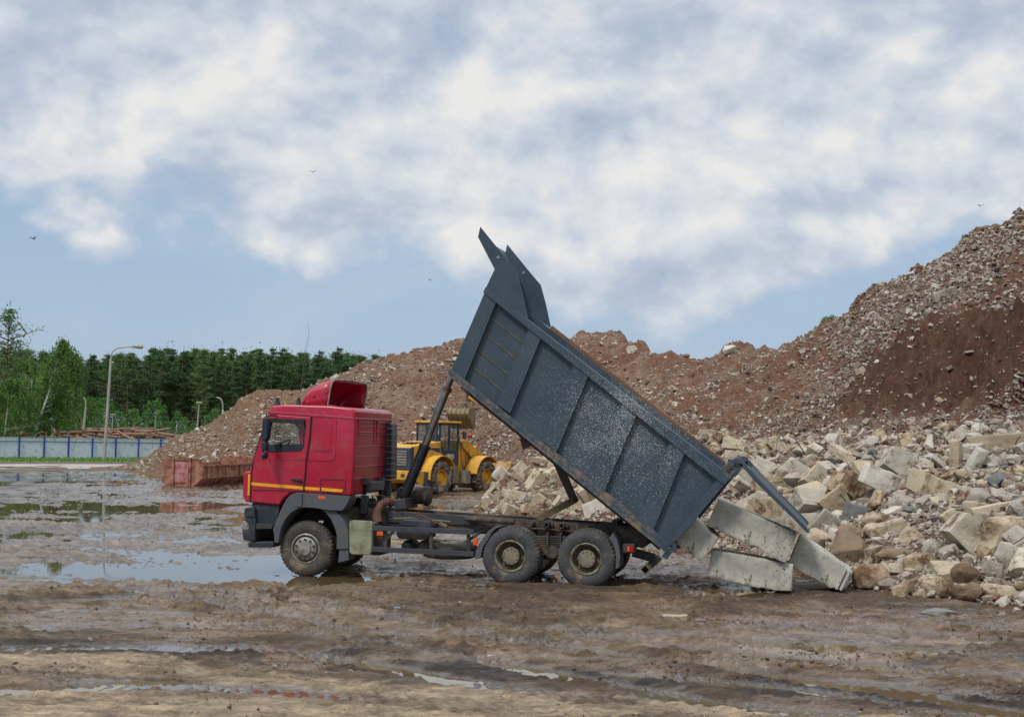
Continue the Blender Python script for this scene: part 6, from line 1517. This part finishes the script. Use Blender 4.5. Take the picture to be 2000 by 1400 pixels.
def cn(scale, det, rough, off=(0, 0, 0), st=(1, 1.5, 1), dist=0.0):
    mp = wn.n('ShaderNodeMapping'); mp.inputs['Location'].default_value = off; mp.inputs['Scale'].default_value = st; wn.l(V0, mp.inputs['Vector'])
    n = wn.n('ShaderNodeTexNoise'); n.inputs['Scale'].default_value = scale; n.inputs['Detail'].default_value = det; n.inputs['Roughness'].default_value = rough; n.inputs['Distortion'].default_value = dist; wn.l(mp.outputs[0], n.inputs['Vector']); return n.outputs['Fac']
warp = wn.n('ShaderNodeTexNoise'); warp.inputs['Scale'].default_value = 9; warp.inputs['Detail'].default_value = 6; warp.inputs['Roughness'].default_value = .6; wn.l(V0, warp.inputs['Vector'])
wv = wn.n('ShaderNodeVectorMath'); wv.operation = 'MULTIPLY_ADD'; wn.l(warp.outputs['Color'], wv.inputs[0]); wv.inputs[1].default_value = (.09, .06, 0); wn.l(V0, wv.inputs[2]); VW = wv.outputs[0]
def billow(scale, off):
    mp = wn.n('ShaderNodeMapping'); mp.inputs['Location'].default_value = off; mp.inputs['Scale'].default_value = (1, 1.35, 1); wn.l(VW, mp.inputs['Vector'])
    v = wn.n('ShaderNodeTexVoronoi'); v.feature = 'SMOOTH_F1'; v.voronoi_dimensions = '2D'; v.inputs['Scale'].default_value = scale; v.inputs['Smoothness'].default_value = .6; v.inputs['Detail'].default_value = 2; v.inputs['Roughness'].default_value = .55; v.inputs['Lacunarity'].default_value = 2.2; wn.l(mp.outputs[0], v.inputs['Vector'])
    return v.outputs['Distance']
big = cn(6, 10, .56, (3, 1, 0), dist=.2); sm = cn(22, 9, .6, (1, 5, 0), dist=.2)
above = wn.math('SUBTRACT', el, low)
v1 = billow(11, (2, 3, 0)); v2 = billow(11, (2+.014, 3-.020, 0))
edge = wn.math('ADD', wn.math('MULTIPLY', above, 22.0), wn.math('ADD', wn.math('MULTIPLY_ADD', big, 2.2, -1.0), wn.math('MULTIPLY_ADD', sm, .9, -.45)))
edge = wn.math('ADD', edge, wn.math('MULTIPLY_ADD', v1, -.9, 1.5))
mask = wn.ramp(edge, .0, .7)
rel = wn.math('MULTIPLY', wn.math('SUBTRACT', v2, v1), .42)
bil = wn.math('MULTIPLY_ADD', v1, -.22, .12)
b1 = cn(9, 11, .58, (7, 2, 0), dist=.2); b2 = cn(9, 11, .58, (7+.02, 2-.03, 0), dist=.2)
rel = wn.math('ADD', rel, wn.math('MULTIPLY', wn.math('SUBTRACT', b1, b2), 3.2))
br_ = cn(2.6, 9, .5, (4.3, 8, 0), (1, 2.0, 1), dist=.25)
mid = wn.ramp(br_, .34, .66)
topd = wn.math('MULTIPLY', wn.math('SUBTRACT', el, .22), 2.6)    # heavier grey overhead
shade = wn.math('ADD', wn.math('MULTIPLY_ADD', mid, .40, .50), wn.math('ADD', rel, bil))
shade = wn.math('SUBTRACT', shade, wn.math('MINIMUM', wn.math('MAXIMUM', topd, 0), .2))
rim_ = wn.math('MULTIPLY', wn.math('SUBTRACT', 1.0, wn.math('MINIMUM', wn.math('ABSOLUTE', wn.math('MULTIPLY_ADD', above, 14, -1.1)), 1.0)), .12)
shade = wn.math('ADD', shade, rim_)
shade = wn.math('MULTIPLY_ADD', shade, .66, .17)
KX = .717; K = KX/.12
def sc3(c, k=K): return tuple(x*k for x in lin(c))
cr_ = wn.n('ShaderNodeValToRGB'); els = cr_.color_ramp.elements; els[0].position = .0; els[1].position = 1.0
els[0].color = (*sc3((168, 184, 205), 1), 1); els[1].position = 1.12 if False else 1.0; els[1].color = (*sc3((238, 236, 233), 1), 1); m_ = els.new(.35); m_.color = (*sc3((188, 199, 214), 1), 1); m_ = els.new(.66); m_.color = (*sc3((214, 219, 226), 1), 1)
wn.l(shade, cr_.inputs[0]); ccol = wn.mix(1.0, cr_.outputs[0], (K, K, K), 'MULTIPLY')
# clear part: nishita tinted towards the pale storm blue near the horizon
eg = wn.ramp(el, .0, .32, sc3((168, 189, 213), 1), sc3((146, 172, 200), 1))
clear = wn.mix(.88, sky.outputs[0], wn.mix(1.0, eg, (K, K, K), 'MULTIPLY'))
veil = wn.ramp(cn(5, 6, .5, (9, 3, 0), (1, 2.4, 1)), .45, .7)
clear = wn.mix(wn.math('MULTIPLY', veil, .22), clear, ccol)
fin = wn.mix(wn.math('MULTIPLY', mask, .93), clear, ccol)
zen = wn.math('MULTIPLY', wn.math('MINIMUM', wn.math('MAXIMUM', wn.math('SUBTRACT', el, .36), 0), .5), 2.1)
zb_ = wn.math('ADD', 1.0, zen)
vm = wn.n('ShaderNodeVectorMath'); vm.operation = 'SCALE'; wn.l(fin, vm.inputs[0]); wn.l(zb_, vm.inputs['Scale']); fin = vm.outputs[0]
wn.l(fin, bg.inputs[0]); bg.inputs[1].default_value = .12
sd_ = bpy.data.lights.new('sun', 'SUN'); sun = bpy.data.objects.new('sun', sd_); C.objects.link(sun); sd_.energy = 1.5; sd_.angle = R(10); sd_.color = (1, .96, .9)
a_ = R(SUN_AZ); dirv = Vector((math.sin(a_)*math.cos(R(SUN_EL)), math.cos(a_)*math.cos(R(SUN_EL)), math.sin(R(SUN_EL))))
sun.rotation_euler = dirv.to_track_quat('Z', 'Y').to_euler()
sc.render.engine = 'CYCLES'; sc.view_settings.view_transform = 'Standard'; sc.view_settings.look = 'None'; sc.view_settings.exposure = 0.48; sc.view_settings.gamma = 1
sc.cycles.max_bounces = 6; sc.cycles.transparent_max_bounces = 12
sc.render.resolution_x = 1024; sc.render.resolution_y = 716
